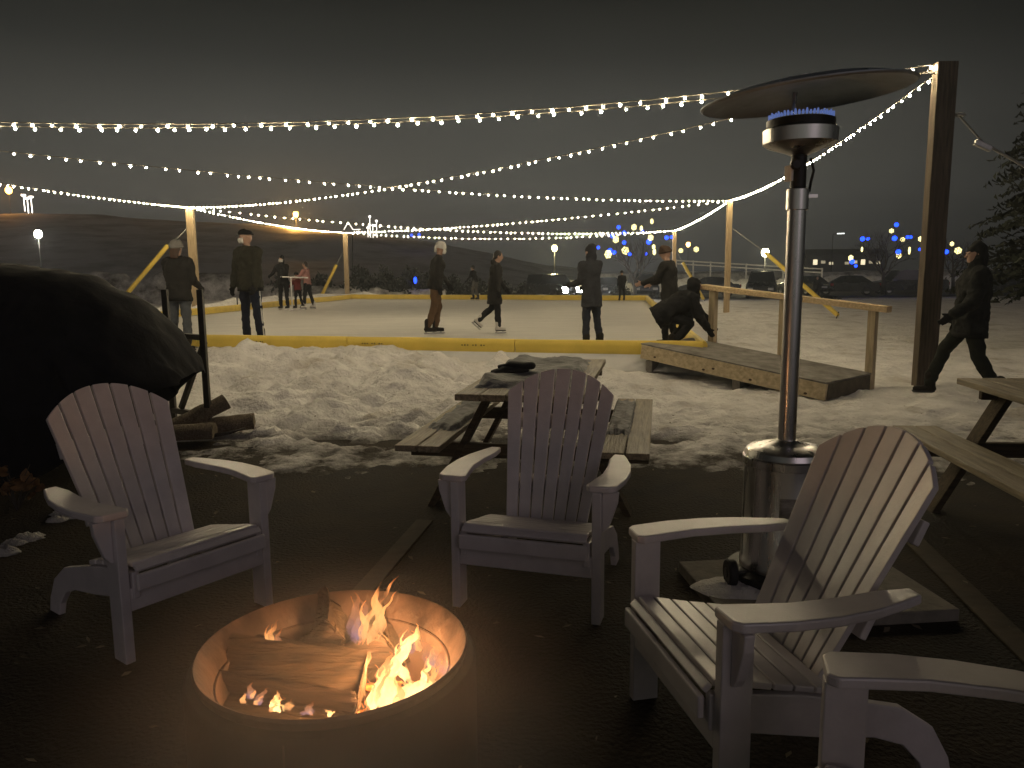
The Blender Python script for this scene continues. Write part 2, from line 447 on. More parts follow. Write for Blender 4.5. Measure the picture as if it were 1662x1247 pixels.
for o in COL.objects:
    if o.name.startswith('light_pole') and o.location.y > 40: o.location.z = -.55; INV[o.name] = Matrix.Translation(o.location).inverted()

# guy lines with yellow sleeves
def guy(name, pts_wire, s0, s1, label, stake=None, rs=.045):
    t = thing(name, label, 'guy line', s1, 0, 'guy lines bracing the light poles')
    m = MB(); m.tube(pts_wire, .014, 6); m.build('wire', M_wire, t, True, smooth=True)
    if s0 is not None:
        m = MB(); m.tube([s0, Vector(s0).lerp(Vector(s1), .02), Vector(s0).lerp(Vector(s1), .98), s1], [rs * .85, rs, rs, rs * .85], 10); m.build('sleeve', M_yellow, t, True, autos=True)
    if stake: m = MB(); m.tube(stake, .018, 6); m.build('stake', M_blackm, t, True)
y = 26.2
guy('guy_line', [aty(302, 372, y), aty(287, 388, y), aty(268, 402, y)], aty(273, 398, y), aty(205, 478, y), 'guy line with a wide yellow sleeve leaning left of the woman in the beanie', [aty(206, 477, y), aty(200, 484, y)], .075)
y = 44
guy('guy_line', [aty(559, 404, y), aty(545, 433, y)], aty(546, 430, y), aty(522, 480, y), 'thin guy line with yellow sleeve left of the far pole behind the rink', [aty(522, 480, y), aty(520, 484, y)], .09)
guy('guy_line', [aty(1098, 408, y), aty(1109, 428, y)], aty(1108, 426, y), aty(1142, 486, y), 'thin guy line with yellow sleeve right of the bending person', [aty(1142, 486, y), aty(1144, 489, y)], .09)
e_ = atz(1360, 512, .12); s_ = aty(1243, 411, 24.6); w_ = aty(1189, 371, 25.3)
guy('guy_line', [w_, s_], s_, e_, 'guy line with yellow sleeve crossing behind the ramp railing', [e_ + Vector((.02, 0, .1)), e_ + Vector((-.10, 0, -.28))], .065)
q_ = PNR + Vector((.13, 0, 3.15))
t = thing('guy_line', 'bare steel guy line with a turnbuckle running off to the right from the tall pole', 'guy line', (10.6, 8.9, 0), 0, 'guy lines bracing the light poles')
a_ = aty(1556, 187, 9.15); b_ = aty(1596, 232, 9.14); c_ = aty(1606, 238, 9.13); d_ = aty(1662, 270, 9.1); e2 = d_ + (d_ - c_) * 8.5
m = MB(); m.tube([q_, a_, b_], .012, 6); m.tube([c_, d_, e2], .016, 6); m.build('wire', M_wire, t, True)
m = MB(); m.beam(b_ + Vector((-.10, 0, .01)), c_ + Vector((.02, 0, -.03)), .06, .07); m.build('turnbuckle', M_wire, t, True, bevel=.01)
m = MB(); m.lathe([(.05, -.02), (.08, 0), (.05, .02), (.05, -.02)], 12, a_); m.build('ring', M_wire, t, True, smooth=True)

# ------------------------------------------------------------------ string lights
M_bulb = emis('warm_bulb', (1.0, .82, .52), 530.0)
M_cable = mat('pale_cable', (.10, .09, .07), .5)
bm_ = MB()
bm_.lathe([(.001, -.034), (.007, -.032), (.0128, -.024), (.0138, -.016), (.0098, -.005), (.006, 0)], 7)
ME_bulb = bm_.mesh('bulb', True); ME_bulb.materials.append(M_bulb)
bm_ = MB(); bm_.lathe([(.001, .028), (.0075, .027), (.0085, 0), (.001, -.001)], 6); ME_sock = bm_.mesh('socket'); ME_sock.materials.append(M_socket)
STR = []
def string_lights(pts, label, spacing=.30, lo=-1.0, hi=9, seed=0, sag=None):
    """pts: polyline of the hanging wire (already sagging)"""
    R = random.Random(seed)
    t = thing('string_light', label, 'string light', pts[0], 0, 'string lights hung over the rink')
    m = MB(); m.tube(pts, .0065, 5); m.build('cable', M_cable, t, True, smooth=True)
    cum = [0]
    for a, b in zip(pts, pts[1:]): cum.append(cum[-1] + (b - a).length)
    s = .15; n = 0
    base = Vector(pts[0])
    while s < cum[-1] - .1 and n < 99:
        i = max(k for k in range(len(cum)) if cum[k] <= s); i = min(i, len(pts) - 2)
        p = pts[i].lerp(pts[i + 1], (s - cum[i]) / (cum[i + 1] - cum[i]))
        s += spacing * R.uniform(.72, 1.28)
        rel = p - CP; dep = rel.dot(CF)
        if dep < 2: continue
        px = 831 + FPX * rel.dot(CR) / dep
        if px < -260 or px > 1900: continue
        for me, nm in ((ME_bulb, 'bulb'), (ME_sock, 'socket')):
            o = bpy.data.objects.new(nm, me); COL.objects.link(o); o.parent = t
            o.location = p - base + Vector((0, 0, -.016 if nm == 'bulb' else -.020))
            if nm == 'bulb': o.rotation_euler = (R.uniform(-.7, .7), R.uniform(-.7, .7), R.uniform(0, 6)); o.scale = (1, 1, 1) if n % 2 else (.9, .9, .86); last = o; l0 = o.location.copy()
        n += 1
    return t
def hang(a, b, px_mid, extra=(), n=36, dz=0):
    """catenary-like wire from a to b through a sag read where the wire passes pixel px_mid"""
    a = Vector(a); b = Vector(b)
    # parameter along a-b whose azimuth matches px_mid[0]; sag chosen so that the point meets px_mid[1]
    best = None
    for i in range(1, 400):
        f = i / 400; p = a.lerp(b, f); rel = p - CP; dep = rel.dot(CF)
        if dep < 1: continue
        # vertical line through p: image x nearly constant
        px = 831 + FPX * rel.dot(CR) / dep
        if best is None or abs(px - px_mid[0]) < best[0]: best = (abs(px - px_mid[0]), f)
    f = best[1]; p = a.lerp(b, f)
    q = CP + ray(*px_mid) * (p.y / ray(*px_mid).y)
    sag = (p.z - q.z) / (4 * f * (1 - f))
    return [a.lerp(b, i / n) - Vector((0, 0, sag * 4 * (i / n) * (1 - i / n) + .01 * nz(i * .9, dz))) for i in range(n + 1)]
top = lambda P, z=PH: Vector((P.x, P.y, z))
tNR, tMR, tML, tNL = top(PNR, 3.70), top(PMR, PH), top(PML, PH), top(PNL, PH)
tFR = Vector((PFR.x, PFR.y, aty(1095, 374, 44).z)); tFL = Vector((PFL.x, PFL.y, aty(559, 377, 44).z))
string_lights(hang(tNL + Vector((0, 0, .1)), tNR + Vector((0, 0, .05)), (600, 194)), 'upper strand of the doubled front string light crossing the whole view', .24, seed=1)
string_lights(hang(tNL, tNR + Vector((0, 0, -.04)), (600, 200), dz=4), 'lower strand of the doubled front string light crossing the whole view', .24, seed=2)
string_lights(hang(tML, tNR, (800, 275)), 'diagonal string light from the left pole rising to the tall near pole', .262, seed=3)
string_lights(hang(tNL, tMR, (430, 288)), 'diagonal string light from the upper left down to the slim right pole', .262, seed=4)
string_lights(hang(tNL, tML, (150, 319)), 'string light on the left edge dropping to the pole above the beanie', .21, seed=5)
string_lights(hang(tML, tFL, (430, 362)), 'string light along the left side of the rink between its two left poles', .33, seed=6)
string_lights(hang(tML, tFR, (620, 366)), 'diagonal string light from the left pole to the far right pole', .33, seed=7)
string_lights(hang(tFL, tMR, (900, 356)), 'diagonal string light from the far left pole up to the slim right pole', .33, seed=8)
string_lights(hang(tFL, tFR, (830, 387)), 'lowest string light across the far end between the two far poles', .33, seed=9)
string_lights(hang(tFR, tMR, (1140, 353)), 'string light rising from the far right pole to the slim right pole', .262, seed=10)
string_lights(hang(tMR, tNR, (1335, 250)), 'steep string light behind the heater from slim pole to tall near pole', .262, seed=11)

# ------------------------------------------------------------------ Adirondack chairs
S = 1.05
def chair(loc, rz, label, ghost=()):
    t = thing('adirondack_chair', label, 'chair', loc, rz, 'Adirondack chairs round the fire pit')
    M = Matrix.Scale(S, 4)
    def fin(mb, name, par=t, bev=.004, mt=M_chair): mb.bm.transform(M); return mb.build(name, mt, par, bevel=bev)
    hw = lambda z: .181 + (.255 - .181) * max(0, (z - .25)) / (.815 - .25)
    yl = lambda z, s: -.10 - .49 * (z - .27) - .030 * (1 - s * s) + .012
    ztop = lambda s: .925 - .108 * s * s
    for i in range(7):
        s0 = -1 + 2 * i / 7 + .019; s1 = -1 + 2 * (i + 1) / 7 - .019
        m = MB(); front = []
        for k in range(9):
            front.append((s0, .215 + (ztop(s0) - .215) * k / 8))
        for k in range(1, 6): 
            s_ = s0 + (s1 - s0) * k / 6; front.append((s_, ztop(s_)))
        for k in range(9): front.append((s1, ztop(s1) + (.215 - ztop(s1)) * k / 8))
        pts = [Vector((s * hw(z), yl(z, s), z)) for s, z in front]
        m.prism(pts, Vector((0, -.018, -.009))); fin(m, 'back_slat', bev=.003)
    for z, w in ((.70, .22), (.44, .20)):
        m = MB(); m.box(None, (w * 2, .022, .07), M=Matrix.Translation((0, yl(z, 0) - .033, z - .016)) @ Matrix.Rotation(radians(26), 4, 'X')); fin(m, 'back_rail')
    for s in (-1, 1):
        m = MB(); m.box((s * .293, .205, .268), (.036, .085, .536)); lg = fin(m, 'front_leg')
        # curved bracket under the arm
        c = [(0, 0), (.062, 0), (.058, -.045), (.040, -.10), (.030, -.13), (.012, -.155), (0, -.16)]
        m = MB(); m.prism([(s * (.3115 + x), .225, .535 + z) for x, z in c], (0, -.028, 0)); fin(m, 'bracket')
        m = MB()
        m.prism([(s * .268, y, z) for y, z in ((.255, .335), (.0, .300), (-.16, .262), (-.30, .225), (-.40, .155), (-.455, .06), (-.47, 0), (-.385, 0), (-.365, .055), (-.31, .115), (-.22, .15), (-.05, .175), (.255, .235))], (-s * .026, 0, 0)); fin(m, 'side_rail')
        # arm
        o = [(.345, .245), (.366, .225), (.384, .10), (.384, -.02), (.368, -.13), (.335, -.24), (.315, -.295), (.268, -.295), (.262, -.20), (.276, -.08), (.278, .05), (.262, .15), (.248, .225), (.262, .247)]
        m = MB(); m.prism([(s * x, y, .536) for x, y in o], (0, 0, .026)); fin(m, 'arm', bev=.006)
    # seat slats following the contoured rails, rounded nose at the front
    prof = [(.268, .335), (.245, .357), (.195, .352), (.135, .338), (.075, .325), (.015, .314), (-.045, .302), (-.10, .288)]
    for (y0, z0), (y1, z1) in zip(prof, prof[1:]):
        a = Vector((0, y0, z0)); b = Vector((0, y1, z1)); d = (b - a).normalized()
        m = MB(); m.beam(a + d * .003, b - d * .003, .515, .018); fin(m, 'seat_slat', bev=.004)
    m = MB(); m.box((0, .276, .300), (.53, .018, .062)); fin(m, 'seat_nose', bev=.006)
    m = MB(); m.box((0, .236, .232), (.55, .02, .085)); fin(m, 'apron')
    if ghost:
        for z in (.46, .41):
            m = MB(); M2 = Matrix.Translation((ghost[0] * .3125, .205, z)) @ Matrix.Rotation(pi / 2, 4, 'Y')
            m.lathe([(.001, .003), (.007, .003), (.008, 0), (.001, -.002)], 10, M=M2); fin(m, 'bolt', bev=0, mt=M_black)
    return t
chair((.114 * S, 3.178 * S, 0), radians(162.7), 'pale Adirondack chair standing in front of the middle picnic table, facing the camera')
chair((.681 * S, 2.094 * S, 0), radians(101.7), 'pale Adirondack chair seen side on in front of the patio heater', (-1,))
chair((-1.396 * S, 2.968 * S, 0), radians(233.2), 'pale Adirondack chair on the left in front of the black tarp')
# fourth chair: only its far arm, leg and seat nose reach into the frame
ang = radians(76)
c_ = atz(1336, 1056, .59); off = Matrix.Rotation(ang, 3, 'Z') @ Vector((.362 * S, .24 * S, 0))
chair((c_.x - off.x, c_.y - off.y, 0), ang, 'nearest Adirondack chair at the bottom right corner, only one arm and leg showing')

# ------------------------------------------------------------------ fire pit
PC = Vector((-.48, 1.93, 0))
def fire_pit():
    t = thing('fire_pit', 'round steel fire pit with glowing sloped rim in front of the chairs', 'fire pit', PC); t.scale = (.955, .955, 1)
    m = MB(); m.lathe([(.395, 0), (.395, .425), (.388, .435), (.367, .440), (.364, .44), (.364, .40), (.385, .40), (.385, 0), (.395, 0)], 72); m.build('drum', M_pitd, t, autos=True)
    m = MB(); m.lathe([(.366, .441), (.372, .462), (.367, .470), (.360, .466), (.327, .418), (.321, .404), (.317, .404), (.317, .399), (.327, .409), (.362, .452), (.366, .441)], 72); m.build('rim', M_pitm, t, autos=True)
    m = MB(); m.lathe([(.317, .402), (.317, .14), (.315, .14), (.315, .401), (.317, .402)], 72); m.build('inner_wall', M_pitm, t, autos=True)
    rows = []
    for i in range(9):
        r = .001 + .313 * i / 8
        rows.append([Vector((r * cos(2 * pi * k / 36), r * sin(2 * pi * k / 36), .20 + .03 * nz(r * 22 * cos(2 * pi * k / 36), r * 22 * sin(2 * pi * k / 36)) - .02 * (i / 8))) for k in range(36)])
    m = MB(); m.grid(rows, True); m.build('ash_bed', M_ash, t, smooth=True)
    m = MB(); m.box((-.03, -.3955, .215), (.004, .003, .42)); m.build('seam', M_pitm, t)
    # glowing coals
    R = random.Random(5)
    m = MB()
    for i in range(110):
        a = R.uniform(0, 2 * pi); r = .30 * sqrt(R.random()); s_ = R.uniform(.010, .026)
        m.ell((r * cos(a), r * sin(a), .205 + s_ * .4), (s_, s_ * R.uniform(.6, 1), s_ * .7), 6, 4)
    me = m.build('ember', M_ember, t, smooth=True); me['kind'] = 'stuff'
def ember_mat():
    m = bpy.data.materials.new('glowing_coal'); m.use_nodes = True; nt = m.node_tree; N = nt.nodes.new; L = nt.links.new
    b = nt.nodes['Principled BSDF']; b.inputs['Base Color'].default_value = (.03, .02, .015, 1); b.inputs['Roughness'].default_value = .9
    tc = N('ShaderNodeTexCoord'); n = N('ShaderNodeTexNoise'); n.inputs['Scale'].default_value = 30; L(tc.outputs['Object'], n.inputs['Vector'])
    r = N('ShaderNodeValToRGB'); L(n.outputs[0], r.inputs[0]); e = r.color_ramp.elements
    e[0].position = .40; e[0].color = (0, 0, 0, 1); e[1].position = .62; e[1].color = (1, .22, .03, 1)
    L(r.outputs[0], b.inputs['Emission Color']); b.inputs['Emission Strength'].default_value = 6
    return m
M_ember = ember_mat()
fire_pit()
M_cut = mat('cut_end_grain', (.10, .065, .035), .9, 0, .3, 30, .5, 60, (.22, .15, .085))
def log(a, b, prof, label, seed, mt=None):
    """split log from a to b; prof = cross-section polygon (side, up) of the split wedge; bark on the round side"""
    a = Vector(a); b = Vector(b); d = (b - a); L = d.length; d.normalize()
    x = d.cross(Vector((0, 0, 1))).normalized(); u = x.cross(d)
    t = thing('firewood_log', label, 'log', (a + b) / 2, 0, 'logs burning in the fire pit')
    rows = []; n = 26
    P = []
    for (p0, p1) in zip(prof, prof[1:] + prof[:1]):
        for k in range(9): P.append((p0[0] + (p1[0] - p0[0]) * k / 4, p0[1] + (p1[1] - p0[1]) * k / 4))
    for i in range(n + 1):
        c = a.lerp(b, i / n); row = []
        for j, (px, pz) in enumerate(P):
            w = .97 + .07 * nz(i * .22, j * .27, seed) + .075 * nz(i * .10, j * .9, seed + 3) + .045 * nz(i * .22, j * 2.3, seed + 5)
            row.append(c + x * (px * w) + u * (pz * w) + d * (.012 * nz(j * .9, seed) if i in (0, n) else 0))
        rows.append(row)
    m = MB(); V = m.grid(rows, True); m.face(V[0]); m.face(list(reversed(V[-1])))
    m.build('split_wood', mt or M_split, t, True, autos=True)
    for i_, off in ((0, -d * .0025), (n, d * .0025)):
        m = MB(); cc = a.lerp(b, i_ / n); m.prism([cc + (p - cc) * .94 for p in rows[i_]], off); m.build('cut_end', M_cut, t, True)
    # bark strip on the underside
    jb = list(range(0, 19))
    br = [[(rows[i][j] - (a.lerp(b, i / n))) * 1.05 + a.lerp(b, i / n) for j in jb] for i in range(n + 1)]
    m = MB(); m.grid(br); o = m.build('bark', M_bark, t, True, smooth=True)
    so = o.modifiers.new('solid', 'SOLIDIFY'); so.thickness = .006
    return t
la = atz(372, 1080, .37); lb = atz(588, 1114, .315)
log(la, lb, [(-.050, -.045), (.040, -.055), (.066, -.008), (.034, .046), (-.030, .050)], 'big split log lying across the front of the fire, dark at its left end', 1)
M_char = mat('charred_wood', (.014, .010, .008), .85, 0, .3, 6, 1.0, 14, (.075, .045, .028), (1, 6, 6), .3, 9)
log(atz(478, 1066, .28), atz(556, 1012, .40), [(-.042, -.045), (.042, -.045), (.050, .0), (.0, .062), (-.048, .01)], 'charred log end tilted up at the back of the fire', 2, M_char)
log(atz(560, 1075, .27), atz(640, 1034, .36), [(-.045, -.045), (.036, -.045), (.052, .01), (0, .055), (-.05, .02)], 'pale split log behind the flames on the right of the fire', 3)
log(atz(384, 1124, .25), atz(440, 1100, .24), [(-.04, -.04), (.03, -.04), (.045, .01), (0, .045), (-.045, .02)], 'burnt stub glowing under the left end of the big log', 4, M_char)
log(atz(470, 1150, .23), atz(560, 1132, .24), [(-.03, -.03), (.025, -.03), (.035, .01), (0, .035), (-.035, .015)], 'thin charred stick of wood under the front edge of the big log', 5, M_char)

def flame_mat(name, cols, strength, dens):
    m = bpy.data.materials.new(name); m.use_nodes = True; nt = m.node_tree; nt.nodes.clear(); N = nt.nodes.new; L = nt.links.new
    out = N('ShaderNodeOutputMaterial'); em = N('ShaderNodeEmission'); tr = N('ShaderNodeBsdfTransparent'); mx = N('ShaderNodeMixShader')
    tc = N('ShaderNodeTexCoord'); sp = N('ShaderNodeSeparateXYZ'); L(tc.outputs['Generated'], sp.inputs[0])
    r = N('ShaderNodeValToRGB'); L(sp.outputs['Z'], r.inputs[0]); e = r.color_ramp.elements
    e[0].position = 0; e[0].color = (*cols[0], 1); e[1].position = 1; e[1].color = (*cols[2], 1)
    q = e.new(.5); q.color = (*cols[1], 1)
    L(r.outputs[0], em.inputs[0]); em.inputs[1].default_value = strength
    mp = N('ShaderNodeMapping'); mp.inputs['Scale'].default_value = (26, 26, 9); L(tc.outputs['Object'], mp.inputs[0])
    n = N('ShaderNodeTexNoise'); n.inputs['Scale'].default_value = 1; n.inputs['Detail'].default_value = 3; L(mp.outputs[0], n.inputs['Vector'])
    mr = N('ShaderNodeMapRange'); mr.inputs['From Min'].default_value = .34; mr.inputs['From Max'].default_value = .60
    L(n.outputs[0], mr.inputs[0])
    ht = N('ShaderNodeValToRGB'); L(sp.outputs['Z'], ht.inputs[0]); h = ht.color_ramp.elements
    h[0].position = 0; h[0].color = (dens[0],) * 3 + (1,); h[1].position = 1; h[1].color = (dens[2],) * 3 + (1,)
    q = h.new(.5); q.color = (dens[1],) * 3 + (1,)
    ml = N('ShaderNodeMath'); ml.operation = 'MULTIPLY'; L(mr.outputs[0], ml.inputs[0]); L(ht.outputs[0], ml.inputs[1])
    L(ml.outputs[0], mx.inputs[0]); L(tr.outputs[0], mx.inputs[1]); L(em.outputs[0], mx.inputs[2]); L(mx.outputs[0], out.inputs[0])
    return m
M_fl_hot = flame_mat('bright_flame', ((1, .62, .24), (1, .58, .20), (1, .38, .10)), 3.6, (.9, .85, .35))
M_fl_mid = flame_mat('orange_flame', ((1, .40, .14), (1, .44, .14), (1, .30, .07)), 1.6, (.35, .8, .6))
M_fl_dim = flame_mat('faint_flame', ((.55, .35, .6), (.9, .38, .2), (1, .3, .08)), .8, (.25, .40, .3))
def fire():
    t = thing('fire', 'wood fire burning in the steel pit, brightest on its right side', 'fire', PC + Vector((0, 0, .2)))
    R = random.Random(11)
    F0 = [  # base px, tip px, half width px, depth y, kind
        ((596, 1046), (628, 944), 13, 2.05, 'm'), ((612, 1040), (637, 938), 9, 2.06, 'm'), ((584, 1044), (566, 962), 11, 2.08, 'd'), ((578, 1040), (590, 966), 10, 2.09, 'd'),
        ((652, 1075), (674, 1011), 11, 1.93, 'h'), ((640, 1098), (655, 1048), 12, 1.90, 'h'), ((606, 1156), (616, 1078), 11, 1.76, 'h'), ((622, 1155), (634, 1070), 12, 1.77, 'h'),
        ((640, 1152), (648, 1092), 15, 1.76, 'h'), ((656, 1140), (664, 1100), 14, 1.78, 'h'), ((672, 1130), (684, 1098), 12, 1.80, 'h'), ((690, 1122), (688, 1066), 6, 1.84, 'h'), ((702, 1116), (700, 1062), 5, 1.86, 'm'),
        ((664, 1108), (645, 1060), 8, 1.86, 'h'), ((618, 1110), (628, 1058), 9, 1.86, 'm'), ((700, 1085), (685, 1030), 14, 1.95, 'd'), ((720, 1100), (712, 1040), 12, 1.93, 'd'), ((670, 1060), (648, 1015), 15, 2.0, 'd'),
        ((440, 1066), (442, 1008), 9, 2.05, 'm'), ((448, 1066), (460, 1020), 8, 2.06, 'd'),
        ((452, 1156), (443, 1122), 8, 1.70, 'h'), ((438, 1156), (450, 1130), 6, 1.70, 'm'), ((468, 1154), (474, 1130), 5, 1.70, 'm'), ((405, 1135), (412, 1108), 8, 1.75, 'd'), ((420, 1145), (428, 1118), 7, 1.72, 'd'), ((532, 1164), (533, 1150), 4, 1.67, 'h'), ((500, 1160), (506, 1140), 7, 1.68, 'd'), ((398, 1142), (392, 1126), 4, 1.75, 'm'),
    ]
    F = []
    for b, tip, w, yy, k in F0:
        F.append((b, tip, w, yy, k))
        for q in range(2 if k == 'd' else 3):      # thinner licks beside each tongue
            dx = R.uniform(-1.1, 1.1) * w; h = R.uniform(.45, .95)
            F.append(((b[0] + dx, b[1] + R.uniform(-2, 2)), (b[0] + dx + (tip[0] - b[0]) * h + R.uniform(-4, 4), b[1] + (tip[1] - b[1]) * h), w * R.uniform(.3, .6), yy + R.uniform(-.03, .03), k if q else 'm'))
    for (b, tip, w, yy, k) in F:
        p0 = aty(b[0], b[1], yy); p1 = aty(tip[0], tip[1], yy); L = (p1 - p0).length; wr = w * yy / FPX
        n = 16; pts = []; rad = []
        ph = R.uniform(0, 6); am = .10 * L + .004
        for i in range(n + 1):
            f = i / n
            pts.append(p0.lerp(p1, f) + Vector((am * sin(ph + f * 5.0) * f * 1.1 + .01 * nz(f * 6, ph), am * .6 * cos(ph + f * 4) * f, 0)))
            rr = wr * (.10 + .90 * sin(pi * f / .6)) if f < .3 else wr * (1 - ((f - .3) / .7) ** 1.15)
            rad.append((max(rr * (1 + .22 * nz(f * 7, ph, 2)), .0006), max(rr * .55, .0005)))
        m = MB(); m.tube(pts, rad, 12, wide=(1, .2, 0)); m.build('flame', {'h': M_fl_hot, 'm': M_fl_mid, 'd': M_fl_dim}[k], t, True, smooth=True)
    for k, (dx, dy, dz, e) in enumerate(((.19, -.05, .20, FIRE_W), (-.05, -.20, .06, FIRE_W * .10), (.10, .10, .18, FIRE_W * .30))):
        ld = bpy.data.lights.new('firelight', 'POINT'); ld.energy = e; ld.color = (1, .49, .20); ld.shadow_soft_size = .05
        lo = bpy.data.objects.new('firelight', ld); COL.objects.link(lo); lo.parent = t; lo.location = (dx, dy, dz)
FIRE_W = 22.0
fire()

# ------------------------------------------------------------------ patio heater
def heater():
    hp = atz(1262, 950, .06); hx, hy = 1.225, 3.36
    t = thing('patio_heater', 'stainless patio heater with tilted round reflector and blue flame ring', 'heater', (hx, hy, 0))
    yy = hy
    zof = lambda py, px=1285: aty(px, py, yy).z
    # base and tank housing
    m = MB(); m.lathe([(.001, .055), (.235, .055), (.24, .065), (.24, .10), (.20, .112), (.001, .112)], 48); m.build('base', M_blackm, t, autos=True)
    zt = zof(735); zl = zof(712)
    m = MB(); m.lathe([(.001, .115), (.188, .115), (.188, .14), (.181, .15), (.178, zt - .05), (.186, zt - .046), (.187, zt - .012), (.178, zt - .008), (.178, zt - .006), (.001, zt - .006)], 64); hs = m.build('tank_housing', M_steel, t, autos=True)
    m = MB(); m.lathe([(.179, zt - .005), (.172, zt + .018), (.158, zt + .027), (.10, zt + .040), (.055, zt + .052), (.045, zt + .062), (.001, zt + .062)], 64); m.build('lid', M_steel, t, autos=True)
    # sticker, hand hole and door seam
    def patch(a0, a1, z0, z1, r, name, mt, th=.002):
        n = 8; rows = []
        for rr in (r, r + th):
            pass
        m = MB(); fr = [[Vector((r * cos(a0 + (a1 - a0) * i / n), r * sin(a0 + (a1 - a0) * i / n), z)) for i in range(n + 1)] for z in (z0, z1)]
        m.grid(fr); o = m.build(name, mt, hs, smooth=True); so = o.modifiers.new('solid', 'SOLIDIFY'); so.thickness = th; so.offset = 0
        return o
    f = atan2(-hy, -hx)
    patch(f - .10, f + .55, zof(822), zof(792), .1815, 'sticker', mat('worn_sticker', (.34, .31, .25), .6, 0, .35, 30, 0, None, None, (1, 1, 3)))
    patch(f + .72, f + 1.05, zof(815), zof(798), .1812, 'hand_hole', M_black)
    patch(f - 1.25, f - 1.235, .16, zt - .06, .1805, 'door_seam', M_black)
    # pole
    zb = zof(330); m = MB(); m.lathe([(.001, zt + .06), (.038, zt + .06), (.038, zb), (.001, zb)], 28); m.build('pole', M_steel, t, autos=True)
    zc = zof(308)
    m = MB(); m.lathe([(.042, zb - .03), (.046, zb - .028), (.046, zc), (.040, zc + .004), (.001, zc + .004), (.001, zb - .03), (.042, zb - .03)], 28)
    m.box((.06, -.01, (zb + zc) / 2), (.04, .014, .014)); m.build('coupling', M_steel, t, autos=True)
    zn = zof(250)
    m = MB(); m.lathe([(.001, zc), (.032, zc + .003), (.032, zn), (.001, zn)], 24); m.build('neck', M_blackm, t, autos=True)
    m = MB(); m.box((-.050, -.026, (zc + zn) / 2 - .01), (.014, .040, .065), .45); m.build('label_tag', mat('white_tag', (.82, .80, .72), .6), t, bevel=.003)
    m = MB(); m.lathe([(.001, 0), (.022, 0), (.024, .02), (.018, .028), (.001, .028)], 14, M=Matrix.Translation((-.03, -.034, zn - .05)) @ Matrix.Rotation(radians(90), 4, 'X')); m.build('knob', M_blackm, t, autos=True)
    m = MB(); m.tube([(.045, -.01, zn - .02), (.06, -.01, zn - .07), (.05, -.01, zn - .12), (.045, -.01, zc - .01)], .006, 8); m.build('gas_hose', M_black, t, smooth=True)
    # bowl and burner
    z2 = zof(240); z3 = zof(212); z4 = zof(196)
    m = MB(); m.lathe([(.001, zn - .008), (.040, zn - .006), (.060, zn + .004), (.135, z2 + .004), (.150, z2 + .016), (.152, z3), (.146, z3 + .004), (.001, z3 + .004)], 48); m.build('burner_bowl', M_steel, t, autos=True)
    m = MB(); m.lathe([(.001, z3 + .004), (.138, z3 + .004), (.138, z4), (.120, z4 + .004), (.001, z4 + .004)], 48); m.build('burner_screen', M_blackm, t, autos=True)
    m = MB()
    for k in range(54):
        a = 2 * pi * k / 54; c = Vector((.126 * cos(a), .126 * sin(a), z4 + .005)); h = .019 + .004 * sin(k * 2.3)
        m.tube([c, c + Vector((0, 0, h * .4)), c + Vector((.003 * cos(a), .003 * sin(a), h))], [.0045, .0062, .003], 5)
    m.build('flame_ring', emis('blue_gas_flame', (.22, .34, .85), .34), t, smooth=True)
    for a in (1.6,):
        m = MB(); m.tube([(.10 * cos(a), .10 * sin(a), z4), (.075 * cos(a), .075 * sin(a), z4 + .13)], .010, 8); m.build('strut', M_steel, t)
    # reflector, knocked out of level
    zr = aty(1310, 150, yy).z
    T = Matrix.Translation((.012, 0, zr)) @ Matrix.Rotation(radians(-5.4), 4, 'Y') @ Matrix.Scale(.945, 4) @ Matrix.Rotation(radians(1), 4, 'X')
    m = MB(); m.lathe([(.442, -.026), (.452, -.020), (.452, -.014), (.44, -.012), (.35, .016), (.20, .040), (.07, .050), (.001, .052)], 72, M=T)
    m.lathe([(.442, -.026), (.435, -.018), (.35, .008), (.20, .032), (.07, .042), (.001, .044)], 72, M=T)
    for k in range(8):
        a = 2 * pi * k / 8 + .2
        m.tube([T @ Vector((.07 * cos(a), .07 * sin(a), .051)), T @ Vector((.25 * cos(a), .25 * sin(a), .034)), T @ Vector((.435 * cos(a), .435 * sin(a), -.008))], .003, 5)
    m.build('reflector', M_refl, t, autos=True)
    m = MB(); m.lathe([(.001, .075), (.02, .075), (.022, .05), (.001, .045)], 16, M=T); m.build('finial', M_steel, t)
    # transport wheels
    wp = aty(1166, 917, 3.30) - Vector((hx, hy, 0))
    m = MB(); MW = Matrix.Translation((-.26, -.10, .115)) @ Matrix.Rotation(radians(90), 4, 'Y') 
    m.lathe([(.02, -.02), (.055, -.02), (.062, -.012), (.062, .012), (.055, .02), (.02, .02), (.02, -.02)], 28, M=MW); w = m.build('wheel', M_black, t, autos=True)
    m = MB(); m.lathe([(.001, -.024), (.022, -.024), (.022, .024), (.001, .024)], 14, M=MW); m.build('hub', M_blackm, w)
    m = MB(); m.tube([(-.25, -.10, .115), (-.12, -.05, .10)], .009, 8); m.build('axle', M_blackm, t)
heater()
